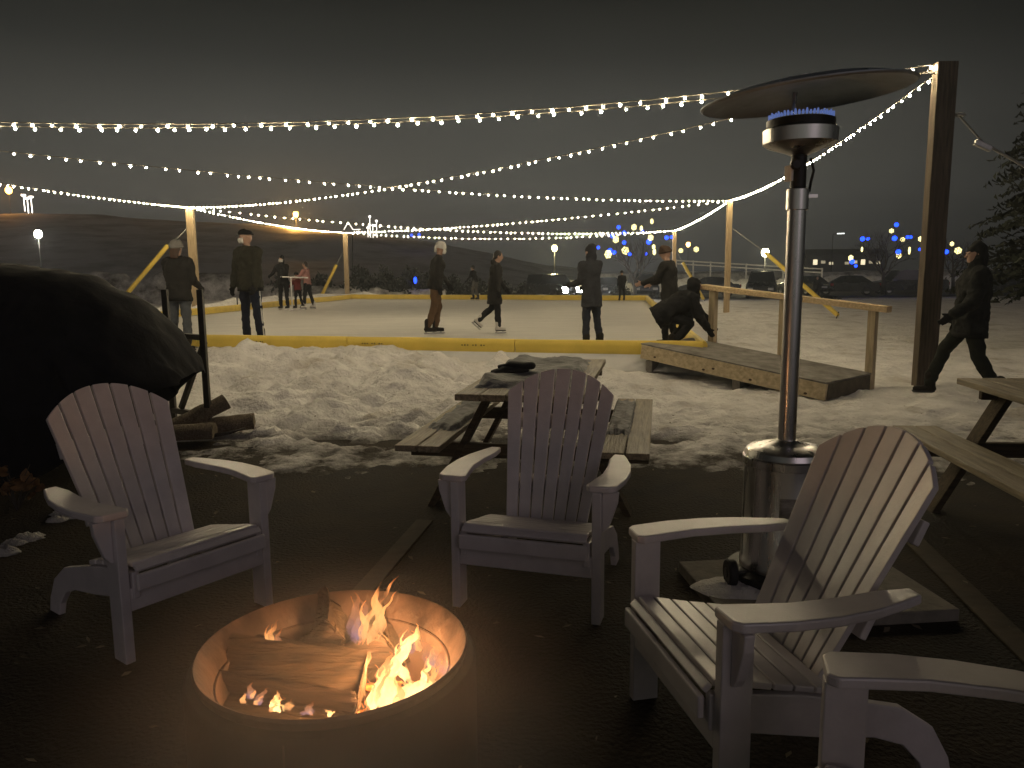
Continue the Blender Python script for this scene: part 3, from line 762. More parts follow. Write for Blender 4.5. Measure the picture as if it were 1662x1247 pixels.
# slab under the heater with a little snow left on it
sl = MB(); sl.box((1.32, 3.28, .027), (.98, .66, .054), radians(6)); tag(sl.build('paving_slab', mat('grey_concrete', (.20, .18, .15), .85, 0, .25, 12, .3), bevel=.006), 'square grey slab on the patio under the heater', 'paving slab')
rows = []
for i in range(15):
    r = i / 14
    rows.append([Vector((.99 + .19 * r * cos(a) * (1 + .25 * nz(cos(a) * 1.5, sin(a) * 1.5)), 3.24 + .13 * r * sin(a) * (1 + .3 * nz(cos(a) * 2, sin(a) * 2, 3)), .052 + .022 * (1 - r ** 3) + .012 * nz(r * 8 * cos(a), r * 8 * sin(a), 1) * (1 - r))) for a in [2 * pi * k / 40 for k in range(40)]])
m = MB(); m.grid(rows, True); tag(m.build('snow_patch', M_clean, smooth=True), 'small patch of snow on the slab beside the heater base', 'snow')

# ------------------------------------------------------------------ picnic tables
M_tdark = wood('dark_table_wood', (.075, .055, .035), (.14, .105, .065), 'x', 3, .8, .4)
def picnic(loc, rz, L, label, seed):
    t = thing('picnic_table', label, 'picnic table', loc, rz, 'wooden picnic tables by the rink')
    def boards(y0, y1, n, z, nm):
        w = (y1 - y0) / n
        for k in range(n):
            m = MB(); dz = .004 * nz(k * 3.3, seed); m.box((y0 + w * (k + .5), L / 2, z + dz), (w - .008, L + .02 * nz(k * 2.1, seed, 2), .038)); m.build(nm, M_table, t, bevel=.005)
    boards(-.37, .37, 5, .74, 'top_board')
    boards(-.74, -.46, 2, .43, 'bench_board'); boards(.46, .74, 2, .43, 'bench_board')
    for y in (.30, L - .30):
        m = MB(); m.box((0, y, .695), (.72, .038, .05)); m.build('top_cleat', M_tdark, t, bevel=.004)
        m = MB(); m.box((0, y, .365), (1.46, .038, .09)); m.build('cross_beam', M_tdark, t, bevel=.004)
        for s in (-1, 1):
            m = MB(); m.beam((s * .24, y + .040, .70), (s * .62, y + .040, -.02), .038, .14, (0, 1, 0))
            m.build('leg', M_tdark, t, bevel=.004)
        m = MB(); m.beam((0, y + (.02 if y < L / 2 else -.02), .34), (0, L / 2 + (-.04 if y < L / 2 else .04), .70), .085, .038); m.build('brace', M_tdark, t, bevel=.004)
    return t
f1 = atz(635, 722, .45); f2 = atz(1060, 737, .45); 
c1 = (f1 + f2) / 2; ax = (f2 - f1).normalized(); rz1 = atan2(ax.y, ax.x)
picnic((c1.x, c1.y, 0), rz1, 1.85, 'picnic table with snow on its top behind the middle chair', 1)
def local(rz, c, p): return Vector((c.x, c.y, 0)) + Matrix.Rotation(rz, 3, 'Z') @ Vector(p)
def crust(c, rz, x0, x1, y0, y1, z, h, label, seed, mt=None, name='snow_crust'):
    nx, ny = 40, 60; rows = []
    def hh(u, v):
        e = min(u, 1 - u, v, 1 - v)
        k = e - .03 - .07 * abs(nz(u * 5, v * 8, seed)) - .03 * nz(u * 14, v * 19, seed)
        return max(0, min(1, k / .05)) * h * (.75 + .5 * nz(u * 3, v * 5, seed) + .35 * nz(u * 4, v * 26, seed)) - .006
    for j in range(ny + 1):
        v = j / ny; rows.append([local(rz, c, (x0 + (x1 - x0) * i / nx, y0 + (y1 - y0) * v, z + hh(i / nx, v))) for i in range(nx + 1)])
    m = MB(); m.grid(rows); return tag(m.build(name, mt or M_crust, smooth=True), label, 'snow', 'snow crusts left on the picnic table')
M_crust = mat('icy_snow_crust', (.15, .15, .155), .6, 0, .25, 7, .6, 16, (.27, .27, .275), (1, 3, 1))
crust(c1, rz1, -.36, .30, .18, 1.80, .7595, .055, 'grey crust of icy snow covering the middle picnic tabletop', 4)
crust(c1, rz1, -.70, -.47, .38, 1.80, .4495, .040, 'grey crust of icy snow on the left bench of the middle table', 8)
crust(c1, rz1, .46, .62, .42, 1.75, .4495, .034, 'grey crust of icy snow on the right bench of the middle table', 12)
# second table at the right
b1 = atz(1447, 690, .45); b2 = atz(1662, 802, .45); ax2 = (b2 - b1).normalized()
rz2 = atan2(-ax2.x, ax2.y)    # local +y runs along the bench towards the camera's right
# bench on the local +x side is the near-left one
nrm = Vector((cos(rz2), sin(rz2), 0))
o2 = b1 - nrm * .74
o2x = Vector((o2.x, o2.y, 0))
picnic((o2x.x, o2x.y, 0), rz2, 1.9, 'picnic table at the right edge beside the walking man, its bench bare', 2)

# dark gloves left on the snowy table
def gloves():
    c = atz(826, 606, .79)
    t = thing('glove', 'pair of dark gloves lying on the snowy picnic tabletop', 'gloves', (c.x, c.y, .788))
    M_gl = mat('black_glove_fabric', (.012, .011, .012), .8, 0, .3, 30, .3)
    for s, rot in ((0, .1), (1, -.35)):
        m = MB(); T = Matrix.Translation((.045 * s - .02, .03 * s, .028 * s)) @ Matrix.Rotation(rot + pi / 2, 4, 'Z')
        m.capsule((0, -.09, .022), (0, .02, .026), (.05, .022), (.052, .024), wide=(1, 0, 0))
        m.capsule((0, -.13, .024), (0, -.09, .022), (.048, .026), (.05, .024), wide=(1, 0, 0))
        for k in range(4): m.capsule((-.036 + .024 * k, .02, .024), (-.044 + .028 * k, .095 - .012 * abs(k - 1.4), .014), .015, .012, 8)
        m.capsule((.045, -.03, .024), (.085, .03, .022), .017, .014, 8)
        m.bm.transform(T); o = m.build('glove_shell', M_gl, t, smooth=True)
        r = o.modifiers.new('remesh', 'REMESH'); r.mode = 'VOXEL'; r.voxel_size = .007; r.use_smooth_shade = True
gloves()

# ------------------------------------------------------------------ wooden ramp with handrail
def ramp():
    FL = atz(1042, 557, .50); FR = atz(1342, 621, .235); BR = atz(1432, 613, .25)
    d = FR - FL; dl = Vector((d.x, d.y, 0)); w = Vector((-dl.y, dl.x, 0)).normalized() * (BR - FR).dot(Vector((-dl.y, dl.x, 0)).normalized())
    w = w.normalized() * 1.08
    t = thing('wooden_ramp', 'wooden ramp with one handrail leading up to the rink', 'ramp', (FR.x, FR.y, 0))
    def q(u, v, z=0): return FL.lerp(FR, u) + w * v + Vector((0, 0, z))
    m = MB(); m.prism([q(0, -.02, -.018), q(1.0, -.02, -.018), q(1.0, 1.02, -.018), q(0, 1.02, -.018)], (0, 0, .018)); m.build('deck', M_deck, t, True, bevel=.003)
    dn = d.normalized()
    up = Vector((0, 0, 1))
    for v, nm in ((0, 'stringer'), (1, 'stringer')):
        a = q(0, v, -.11); b = q(1, v, -.11); m = MB(); m.beam(a, b, .04, .18); m.build(nm, wood('knotty_stringer', (.55, .43, .26), (.72, .60, .40), 'x', 1.6, .6, .15), t, True, bevel=.004)
    # knots
    m = MB(); R = random.Random(4)
    wn = -w.normalized()
    for u in (.09, .385, .44, .64, .91):
        c = q(u, 0, -.11 + R.uniform(-.065, .065)) + wn * .0195
        M3 = Matrix.Translation(c) @ wn.to_track_quat('Z', 'Y').to_matrix().to_4x4() @ Matrix.Diagonal((1.3, .8, 1, 1))
        m.lathe([(.001, .0025), (.012, .0022), (.017, .0005), (.017, -.001)], 10, M=M3)
    m.build('knots', mat('dark_knot', (.06, .03, .015), .7), t, True)
    for u in (0.004, .996):
        m = MB(); m.beam(q(u, .025, -.11), q(u, .975, -.11), .036, .175); m.build('end_board', mat('dark_end_board', (.10, .085, .06), .85, 0, .35, 8, .3) if u > .5 else M_deck, t, True, bevel=.003)  # lower end board is darker than the upper one
    m = MB(); m.beam(q(.04, .02, -.30), q(.04, .98, -.30), .10, .17); m.build('support_block', M_deck, t, True, bevel=.004)
    m = MB(); m.beam(q(.55, .04, -.28), q(.55, .96, -.28), .10, .14); m.build('support_block', M_deck, t, True, bevel=.004)
    # handrail on the far side
    tops = []
    for u in (.125, .54, .985):
        base = q(u, 1.05, -.20); h = .89 + .03 * u
        tp = base + Vector((0, 0, h)); tops.append(tp)
        m = MB(); m.beam(base, tp, .09, .09, dn); m.build('rail_post', wood('rail_post_wood', (.42, .34, .21), (.60, .49, .32), 'z', 3, .6, .15), t, True, bevel=.004)
    r0 = aty(1136, 470, tops[0].y + .1); r1 = aty(1452, 500, tops[2].y - .12)
    dd = (tops[2] - tops[0]).normalized()
    m = MB(); m.beam(tops[0] - dd * .17 + Vector((0, 0, .036)), tops[2] + dd * .18 + Vector((0, 0, .036)), .14, .07); m.build('handrail', M_pine, t, True, bevel=.004)
ramp()

# ------------------------------------------------------------------ tarp-covered wood pile and its rack
def tarp():
    c = Vector((-4.2, 5.75, 0))
    t = thing('tarp_cover', 'large black tarp draped in folds over the wood pile on the left', 'tarp', c)
    # ridge read from the right-hand silhouette; x along the pile, front and back skirts fall to the hem
    RX = [(-7.6, 1.15), (-7.2, 1.34), (-6.4, 1.46), (-5.2, 1.53), (-4.3, 1.55), (-3.75, 1.53), (-3.35, 1.485), (-3.08, 1.41), (-2.80, 1.27), (-2.62, 1.06), (-2.50, .87), (-2.41, .70)]
    def ridge(x):
        for (a, p), (b_, q) in zip(RX, RX[1:]):
            if x <= b_: return p + (q - p) * (x - a) / (b_ - a)
        return RX[-1][1]
    nx, nv = 150, 71; rows = []
    apex = Vector((-3.45, 1.5))
    for i in range(nx + 1):
        u = i / nx; x = -7.6 + 5.19 * (1 - (1 - u) ** 1.5); zr = ridge(x)
        e = sstep((-2.41 - x) / 1.0)
        hw = .16 + .66 * sqrt(max(0, min(1, (-2.40 - x) / 1.1)))
        row = []
        for j in range(nv):
            v = -1 + 2 * j / (nv - 1); av = abs(v)
            hem = (.05 + .60 * (1 - e) ** 1.2) if v < 0 else (.10 + .58 * (1 - e))
            hem = min(hem, zr - .01)
            yv = hw * (1 - (1 - min(1, av * 1.25)) ** 2.2) * (1 + .10 * av)
            zz = zr - (zr - hem) * (av ** 1.75)
            # creases fanning from the top corner, plus soft hanging folds
            dx, dz = x - apex.x, (zz - apex.y); ang = atan2(dz - .12, dx); rr = sqrt(dx * dx + dz * dz)
            cr = 0
            for k_, (a0, wd, am) in enumerate(((-.55, .05, .035), (-.82, .06, .045), (-1.08, .05, .05), (-1.38, .06, .045), (-1.72, .07, .05), (-2.05, .06, .045), (-2.4, .07, .04))):
                cr += 1.7 * am * exp(-((ang - a0 - .10 * nz(rr * 2, k_)) / wd) ** 2) * min(1, rr * 1.5) * av
            hf = av ** 1.3 * (.05 * (1 - 2 * abs(sin(x * 4.6 + 1.5 * nz(x * 1.3, v)))) + .022 * sin(x * 21 + 3 * nz(x * 2, v * 2)))
            wr = .026 * nz(x * 4, v * 3, zz * 3) + .016 * nz(x * 9, v * 7, zz * 7) + .035 * (.3 - abs(nz(x * 2.6, v * 2.2, zz * 2.4)))
            s_ = 1 if v > 0 else -1
            row.append(Vector((x - c.x + .3 * wr, 5.75 + s_ * (yv + cr + hf) + wr - c.y, zz + .4 * cr * (1 - av) + wr * .7)))
        rows.append(row)
    m = MB(); m.grid(rows); o = m.build('cover', M_tarp, t, smooth=True)
    so = o.modifiers.new('solid', 'SOLIDIFY'); so.thickness = .008
tarp()
def rack():
    a = atz(340, 705, .02); b = a + Vector((-.62, .34, 0))
    t = thing('log_rack', 'dark metal log rack end sticking out from under the black tarp', 'log rack', (a.x, a.y, 0))
    za = aty(333, 470, a.y).z; bt = aty(267, 470, b.y); 
    b = Vector((bt.x, b.y, 0)); zb = bt.z
    m = MB(); m.beam(a, Vector((a.x, a.y, za)), .05, .05, (0, 1, 0)); m.build('upright', M_rack, t, True, bevel=.004)
    m = MB(); m.beam(b, Vector((b.x, b.y, zb)), .05, .05, (0, 1, 0)); m.build('upright', M_rack, t, True, bevel=.004)
    for z in (aty(335, 548, a.y).z, aty(337, 676, a.y).z):
        m = MB(); m.beam(Vector((a.x, a.y + .002, z)), Vector((b.x, b.y, z)), .045, .05); m.build('cross_bar', M_rack, t, True, bevel=.004)
    m = MB(); m.beam(Vector((a.x, a.y + .03, aty(335, 555, a.y).z)), Vector((b.x + .12, b.y - .1, aty(290, 670, a.y).z)), .04, .045); m.build('diagonal_brace', M_rack, t, True, bevel=.004)
    m = MB(); m.beam(Vector((a.x - .05, a.y + .05, .12)), Vector((a.x - 2.6, a.y - .1, .12)), .05, .05); m.build('base_rail', M_rack, t, True, bevel=.004)
M_rack = mat('dark_rack_steel', (.035, .030, .024), .5, .3, .3, 12, .1)
rack()
def splitlog(c, rz, L, r, label, seed, tilt=0):
    P = []
    for k in range(14):
        a = -.2 + 3.4 * k / 13; P.append((r * cos(a), r * sin(a) * .8))
    rows = []; n = 10
    R = Matrix.Translation(Vector(c)) @ Matrix.Rotation(rz, 4, 'Z') @ Matrix.Rotation(tilt, 4, 'X')
    for i in range(n + 1):
        y = L * (i / n - .5)
        rows.append([R @ Vector((x * (1 + .12 * nz(i * .4, k * .7, seed)), y + (.03 * nz(k, seed) if i in (0, n) else 0), z * (1 + .12 * nz(i * .4, k * .7, seed + 2)))) for k, (x, z) in enumerate(P)])
    m = MB(); V = m.grid(rows, True); m.face(V[0]); m.face(list(reversed(V[-1])))
    return tag(m.build('split_log', wood('grey_firewood', (.12, .09, .06), (.24, .19, .13), 'y', 5, .85, .8), autos=True), label, 'log', 'firewood lying by the log rack')
pa = atz(322, 692, .1); splitlog((pa.x, pa.y + .05, .17), radians(-58), .52, .12, 'split log with upturned end leaning on the log rack foot', 3, radians(22))
pa = atz(352, 702, .05); splitlog((pa.x + .06, pa.y + .12, .07), radians(-75), .46, .13, 'flat split log lying right of the log rack foot', 6, radians(4))
pa = atz(295, 715, .05); splitlog((pa.x, pa.y + .06, .08), radians(-80), .5, .12, 'dark split log under the torn tarp edge', 9, 0)
pa = atz(378, 706, .07); m = MB(); m.tube([pa + Vector((-.16, -.03, 0)), pa + Vector((-.02, 0, .02)), pa + Vector((.09, .05, .05))], [.016, .014, .006], 7); tag(m.build('stick', M_treebark, smooth=True), 'thin dark stick lying on the snow beside the firewood', 'stick')

# dead leafy plant and snow lumps at the left edge
def dead_plant():
    c = atz(28, 830, 0); t = thing('dead_plant', 'dry brown leafy plant at the left edge below the tarp', 'plant', (c.x, c.y, 0))
    R = random.Random(8); M_dl = mat('dry_leaf', (.17, .09, .035), .8, 0, .4, 20, .2)
    st = MB(); lf = MB()
    for k in range(9):
        a = R.uniform(0, 2 * pi); h = R.uniform(.12, .27); tip = Vector((.14 * cos(a), .14 * sin(a), h))
        st.tube([(0, 0, 0), tip * .5 + Vector((0, 0, .05)), tip], [.005, .004, .002], 5)
        for q in range(3):
            p = tip * R.uniform(.5, 1.0); d = Vector((R.uniform(-1, 1), R.uniform(-1, 1), R.uniform(-.2, .9))).normalized(); n_ = d.orthogonal().normalized(); L = R.uniform(.06, .11); cr = d.cross(n_)
            lf.grid([[p + d * L * f + n_ * (.32 * L * sin(pi * min(.98, f + .02)) * s) + cr * (.10 * L * abs(s) + .06 * L * sin(f * 6)) for s in (-1, 0, 1)] for f in (0, .2, .45, .7, 1)])
    st.build('stem', M_treebark, t); lf.build('leaves', M_dl, t, smooth=True)
dead_plant()
for k, (px, py, r) in enumerate(((105, 833, .055), (92, 843, .04), (45, 873, .05), (22, 880, .04), (60, 868, .03), (118, 838, .03), (8, 895, .05))):
    c = atz(px, py, .01); m = MB()
    rows = []
    for i in range(16):
        th = pi * .55 * i / 15 + .01
        rows.append([Vector((c.x + r * 1.5 * sin(th) * cos(a) * (1 + .5 * nz(cos(a) * 2, sin(a) * 2, k) + .3 * nz(cos(a) * 5, sin(a) * 5, th * 4 + k)), c.y + r * sin(th) * sin(a) * (1 + .35 * nz(cos(a) * 2, sin(a) * 2, k + 4)), c.z - .012 + r * .7 * cos(th) * (1 + .7 * nz(cos(a) * 2.5, sin(a) * 2.5 + th * 3, k)))) for a in [2 * pi * q / 18 for q in range(36)]])
    m.grid(rows, True); tag(m.build('snow_clump', M_clean, smooth=True), 'small clump of leftover snow on the dark patio at the left edge', 'snow', 'snow clumps on the left of the patio')
# timber edging strips set in the patio
def edging(p0, p1, w, label):
    a = atz(*p0, .008); b = atz(*p1, .008); m = MB(); m.beam(a, b, w, .012); tag(m.build('timber_edging', mat('old_edging', (.060, .045, .026), .85, 0, .35, 5, .4), bevel=.003), label, 'edging', 'timber strips set in the patio')
edging((1478, 872), (1700, 1090), .11, 'pale strip set in the patio at the right behind the near chairs')
edging((690, 845), (545, 1010), .10, 'faint strip set in the patio left of the middle chair')
#PART2
# ------------------------------------------------------------------ people
def cloth(name, col, var=.18): return mat('cloth_' + name, col, .85, 0, var, 14, .25, 45, None, (1, 1, 1), .2)
def V3(*a): return Vector(a)
FOLD = bpy.data.textures.new('cloth_folds', 'CLOUDS'); FOLD.noise_scale = .11; FOLD.noise_depth = 2
def folds(o, st):
    d = o.modifiers.new('folds', 'DISPLACE'); d.texture = FOLD; d.strength = st; d.mid_level = .5; d.texture_coords = 'LOCAL'
def remesh(o, vox, it=4):
    r = o.modifiers.new('remesh', 'REMESH'); r.mode = 'VOXEL'; r.voxel_size = vox; r.use_smooth_shade = True
    s = o.modifiers.new('smooth', 'SMOOTH'); s.factor = .5; s.iterations = it
    return o
def person(label, loc, rz, H=1.7, lean=3, side=0, legs=((2, 3, 3), (-2, 3, 3)), arms=((5, 8, 12), (5, 8, 12)), head=(0, 0), jacket=None, jl=.12, pants=None, shoe='boot', shoe_m=None,
           hat=None, hat_m=None, hair=None, mask=None, hood=False, puffy=1.0, group='people at the rink', glove=None, flare=0, stripe=False, mitt=None):
    k = H / 1.75
    # legs: (pitch forward, spread, knee flex); arms: (pitch forward, out, elbow flex); index 0 = left (-x), 1 = right (+x)
    J = {}
    T, Sh = .43 * k, .42 * k
    low = 0
    for i, s in enumerate((-1, 1)):
        p, sp, kn = [radians(a) for a in legs[i]]
        td = V3(s * sin(sp), sin(p) * cos(sp), -cos(p) * cos(sp)).normalized()
        q = p - kn; sd = V3(s * sin(sp) * .7, sin(q), -cos(q)).normalized()
        hp = V3(s * .092 * k, 0, 0); kn_ = hp + td * T; an = kn_ + sd * Sh
        J['h', i], J['k', i], J['a', i] = hp, kn_, an; J['fd', i] = q
        low = min(low, an.z)
    skate = .052 if shoe == 'skate' else 0
    dz = -low + .085 * k + skate
    for i in (0, 1):
        for c in 'hka': J[c, i] = J[c, i] + V3(0, 0, dz)
    pel = V3(0, 0, dz)
    la, sa_ = radians(lean), radians(side)
    up = V3(sin(sa_), sin(la), cos(la)).normalized()
    fw = V3(0, cos(la), -sin(la))
    chest = pel + up * .40 * k; neck = pel + up * .53 * k
    hy, hpz = radians(head[0]), radians(head[1] + lean * .45)
    hup = V3(sin(sa_) * .5, sin(hpz), cos(hpz)).normalized()
    hc = neck + hup * .175 * k
    hR = Matrix.Rotation(hy, 4, 'Z') @ Matrix.Rotation(-hpz, 4, 'X')
    X = V3(1, 0, 0)
    for i, s in enumerate((-1, 1)):
        p, ou, el = [radians(a) for a in arms[i]]
        shd = neck + X * (s * .185 * k) - up * .055 * k
        ad = V3(s * sin(ou), sin(p) * cos(ou), -cos(p) * cos(ou)).normalized()
        e = shd + ad * .285 * k
        q = p + el; fd = V3(s * sin(ou) * .4, sin(q), -cos(q)).normalized()
        w = e + fd * .255 * k
        J['s', i], J['e', i], J['w', i], J['ad', i] = shd, e, w, fd
    t = thing('person', label, 'person', loc, rz, group)
    # body, one continuous skin
    b = MB()
    b.ell(hc, (.074 * k, .094 * k, .112 * k), 20, 14, hR)
    b.ell(hc + hR @ V3(0, .028, -.055) * k, (.056 * k, .066 * k, .062 * k), 14, 9, hR)
    b.capsule(hc + hR @ V3(0, .090, .012) * k, hc + hR @ V3(0, .106, -.020) * k, .009 * k, .015 * k, 8)
    for s in (-1, 1):
        b.ell(hc + hR @ V3(s * .076, -.005, -.005) * k, (.012 * k, .022 * k, .032 * k), 8, 6, hR)
        b.ell(hc + hR @ V3(s * .032, .082, .026) * k, (.024 * k, .012 * k, .008 * k), 8, 6, hR)
    b.capsule(neck - up * .03 * k, hc - hup * .06 * k, .055 * k, .052 * k, 12)
    b.capsule(pel + up * .02, chest + up * .03 * k, (.135 * k, .09 * k), (.155 * k, .095 * k), 16, X)
    for i, s in enumerate((-1, 1)):
        b.capsule(chest + up * .07 * k, J['s', i], .065 * k, .052 * k)
        b.capsule(J['s', i], J['e', i], .047 * k, .038 * k); b.capsule(J['e', i], J['w', i], .038 * k, .026 * k)
        b.capsule(pel, J['h', i], .09 * k, .085 * k); b.capsule(J['h', i], J['k', i], .078 * k, .052 * k); b.capsule(J['k', i], J['a', i], .052 * k, .036 * k)
    # hands: palm, four bent fingers, thumb from the side of the palm
    for i, s in enumerate((-1, 1)):
        HB = MB() if glove else b
        d = J['ad', i]; w = J['w', i]; n_ = V3(s, 0, 0); n_ = (n_ - d * n_.dot(d)).normalized(); fwd = d.cross(n_) * (1 if d.cross(n_).y > 0 or abs(d.y) > .7 else -1)
        g_ = 1.25 if glove else 1
        HB.capsule(w, w + d * .075 * k, (.016 * k * g_, .034 * k * g_), (.014 * k * g_, .040 * k * g_), 10, n_)
        for q in range(4):
            o_ = fwd * (.030 - .020 * q) * k; L = (.070, .078, .072, .056)[q] * k
            a0 = w + d * .078 * k + o_; a1 = a0 + d * L * .55 - n_ * .008 * k; a2 = a1 + d * L * .38 - n_ * .028 * k
            HB.capsule(a0, a1, .0095 * k * g_, .0088 * k * g_, 8); HB.capsule(a1, a2, .0088 * k * g_, .0075 * k * g_, 8)
        th = w + d * .025 * k + fwd * .030 * k
        HB.capsule(th, th + (d * .7 + fwd * .6).normalized() * .055 * k - n_ * .012 * k, .012 * k * g_, .0095 * k * g_, 8)
        if glove: remesh(HB.build('glove', glove, t, smooth=True), .008, 2)
    bo = b.build('body', M_skin, t, smooth=True); remesh(bo, .0085, 2)
    for s in (-1, 1):
        m = MB(); m.ell(hc + hR @ V3(s * .031, .085, .012) * k, (.011 * k, .008 * k, .007 * k), 8, 6, hR); m.build('eye', mat('dark_eye', (.03, .02, .015), .3), t, smooth=True)
    # jacket
    pf = puffy
    j = MB()
    hem = pel - V3(0, 0, jl * k); hem = pel - up * jl * k if jl < .2 else pel - V3(0, 0, jl * k)
    rings = [(hem, (.185 * pf + flare) * k, (.135 * pf + flare) * k), (pel, .182 * pf * k, .135 * pf * k), (pel + up * .18 * k, .170 * pf * k, .125 * pf * k), (chest, .190 * pf * k, .138 * pf * k), (chest + up * .07 * k, .175 * pf * k, .115 * pf * k), (neck - up * .005 * k, .085 * pf * k, .080 * pf * k), (neck + up * .045 * k, .070 * k, .068 * k)]
    j.tube([r[0] for r in rings], [(r[1], r[2]) for r in rings], 22, X)
    for i, s in enumerate((-1, 1)):
        j.capsule(chest + up * .07 * k + X * s * .08 * k, J['s', i], .082 * pf * k, .076 * pf * k)
        j.capsule(J['s', i], J['e', i], .074 * pf * k, .060 * pf * k); j.capsule(J['e', i], J['w', i] - J['ad', i] * .01, .060 * pf * k, .043 * pf * k)
    if hood == 'down': j.ell(neck - fw * .09 * k + up * .03 * k, (.10 * k, .06 * k, .06 * k), 12, 8)
    if hood == 'up':
        rows = []
        for a in range(10):
            th = -0.95 + (2.5) * a / 9     # from brow over the crown to the nape
            c = V3(0, -.005, 0); row = []
            for q in range(13):
                ph = -pi / 2 + pi * q / 12
                row.append(hc + hR @ (V3(.098 * sin(ph), cos(ph) * .12 * cos(th + .6) * 1.0, .145 * sin(pi - th - .3) * cos(ph)) * k))
            rows.append(row)
        j.ell(hc + hR @ V3(0, -.022, .012) * k, (.098 * k, .105 * k, .134 * k), 16, 10, hR)
        j.capsule(neck, hc - hup * .04 * k - fw * .02, .09 * k, .095 * k)
    if jl < .22:
        jb = MB(); jb.tube([hem - up * .004, hem + up * .05 * k], [(.187 * pf * k, .138 * pf * k), (.183 * pf * k, .136 * pf * k)], 24, X); jb.build('hem_band', C_band, t, smooth=True)
    jo = j.build('jacket', jacket, t, smooth=True); remesh(jo, .014, 4); folds(jo, .050 if puffy < 1.25 else .065)
    # trousers
    q = MB()
    q.capsule(pel - V3(0, 0, .02 * k), pel + up * .08 * k, (.158 * k, .125 * k), (.150 * k, .115 * k), 18, X)
    for i in (0, 1):
        q.capsule(J['h', i], J['k', i], .100 * k, .074 * k); q.capsule(J['k', i], J['a', i] + (J['k', i] - J['a', i]) * .08, .074 * k, .062 * k)
    po = q.build('trousers', pants, t, smooth=True); remesh(po, .013, 3); folds(po, .045)
    if stripe:
        for i, s in enumerate((-1, 1)):
            m = MB(); off = V3(s, 0, 0)
            rr = [J['h', i] + off * .103 * k, J['k', i] + off * .078 * k, J['a', i] + off * .066 * k]
            for a, c in zip(rr, rr[1:]): m.beam(a, c, .006, .022, (0, 1, 0))
            m.build('side_stripe', mat('white_stripe', (.6, .6, .6), .7), t)
    # footwear
    for i, s in enumerate((-1, 1)):
        a = J['a', i]; fdp = J['fd', i]
        tilt = fdp * .9 if a.z > .085 * k + skate + .03 else 0
        R_ = Matrix.Translation(a) @ Matrix.Rotation(tilt, 4, 'X')
        m = MB()
        hh = .085 * k
        m.capsule(R_ @ V3(0, -.045 * k, -hh + .040), R_ @ V3(0, .135 * k, -hh + .034), (.042 * k, .038), (.042 * k, .030), 12, (1, 0, 0))
        m.capsule(R_ @ V3(0, -.02 * k, -hh + .05), R_ @ V3(0, -.012 * k, .11 * k), .050 * k, .066 * k if shoe != 'skate' else .058 * k)
        so_ = m.build(shoe, shoe_m, t, smooth=True); remesh(so_, .011, 2)
        m = MB(); m.box(None, (.082 * k, .23 * k, .018), M=R_ @ Matrix.Translation((0, .05 * k, -hh + .004)))
        m.build('sole', M_black, so_, bevel=.004)
        if shoe == 'skate':
            m = MB(); m.prism([R_ @ V3(-.002, y_ * k, z_ - hh) for y_, z_ in ((-.085, -.030), (-.075, -.050), (.15, -.050), (.185, -.030), (.175, -.022), (.12, -.022), (.10, -.003), (.07, -.022), (-.02, -.022), (-.04, -.003), (-.07, -.022))], (.004, 0, 0))
            m.build('blade', M_wire, so_)
    # hat, hair, mask
    if hair:
        m = MB()
        m.ell(hc + hR @ V3(0, -.018, .020) * k, (.086 * k, .096 * k, .110 * k), 16, 10, hR)
        if hair[1] > 0: m.capsule(hc + hR @ V3(0, -.06, -.02) * k, hc + hR @ V3(0, -.085, -.02 - hair[1]) * k, (.085 * k, .05 * k), (.075 * k, .03 * k), 12, hR @ X)
        remesh(m.build('hair', hair[0], t, smooth=True), .010, 2)
    if hat:
        hc = hc - hup * .012 * k
        m = MB()
        rows = []
        top_ = {'beanie': .150, 'cap': .128, 'helmet': .148, 'pompom': .158}[hat]
        rim = {'beanie': .020, 'cap': .045, 'helmet': .0, 'pompom': .015}[hat]
        for a in range(9):
            f = a / 8; zz = rim + (top_ - rim) * sin(f * pi / 2); r = cos(f * pi / 2) ** .75 if f < 1 else .01
            rows.append([hc + hR @ (V3((.098 * cos(x)) * max(r, .02), (.116 * sin(x)) * max(r, .02) - .006, zz + (.012 * sin(x) if hat != 'helmet' else 0)) * k) for x in [2 * pi * n / 20 for n in range(20)]])
        m.grid(rows, True); m.face(rows and [m.bm.verts.new(p) for p in rows[-1]])
        if hat in ('beanie', 'pompom'):
            br = []
            for rr, zz in ((.098, rim - .012), (.106, rim - .008), (.107, rim + .028), (.099, rim + .036)):
                br.append([hc + hR @ (V3(rr * cos(x), (rr + .018) * sin(x) - .004, zz + .012 * sin(x)) * k) for x in [2 * pi * n / 20 for n in range(20)]])
            m.grid(br, True)
        if hat == 'pompom': m.ell(hc + hR @ V3(0, 0, .178) * k, (.04 * k,) * 3, 10, 7)
        if hat == 'cap':
            m.grid([[hc + hR @ (V3(.07 * u * (1 - .25 * v), .092 + .075 * v - .03 * u * u, rim + .008 - .018 * v) * k) for u in (-1, -.5, 0, .5, 1)] for v in (0, .5, 1)])
        if hat == 'helmet':
            m.capsule(hc + hR @ V3(.0, -.10, .02) * k, hc + hR @ V3(0, -.085, -.07) * k, (.062 * k, .03 * k), (.05 * k, .025 * k), 10, hR @ X)
        o = m.build('hat', hat_m, t, smooth=True)
    if mask:
        m = MB(); rows = []
        for zz in (-.085, -.055, -.025, .002):
            rows.append([hc + hR @ (V3(.076 * sin(x), .022 + .098 * cos(x) * (1 - .18 * abs(zz + .02) / .06), zz) * k) for x in [(-1.25 + 2.5 * n / 10) for n in range(11)]])
        m.grid(rows); o = m.build('mask', mask, t, smooth=True); so2 = o.modifiers.new('solid', 'SOLIDIFY'); so2.thickness = .006; so2.offset = 1
    return t
C_band = cloth('black_rib', (.008, .008, .008))
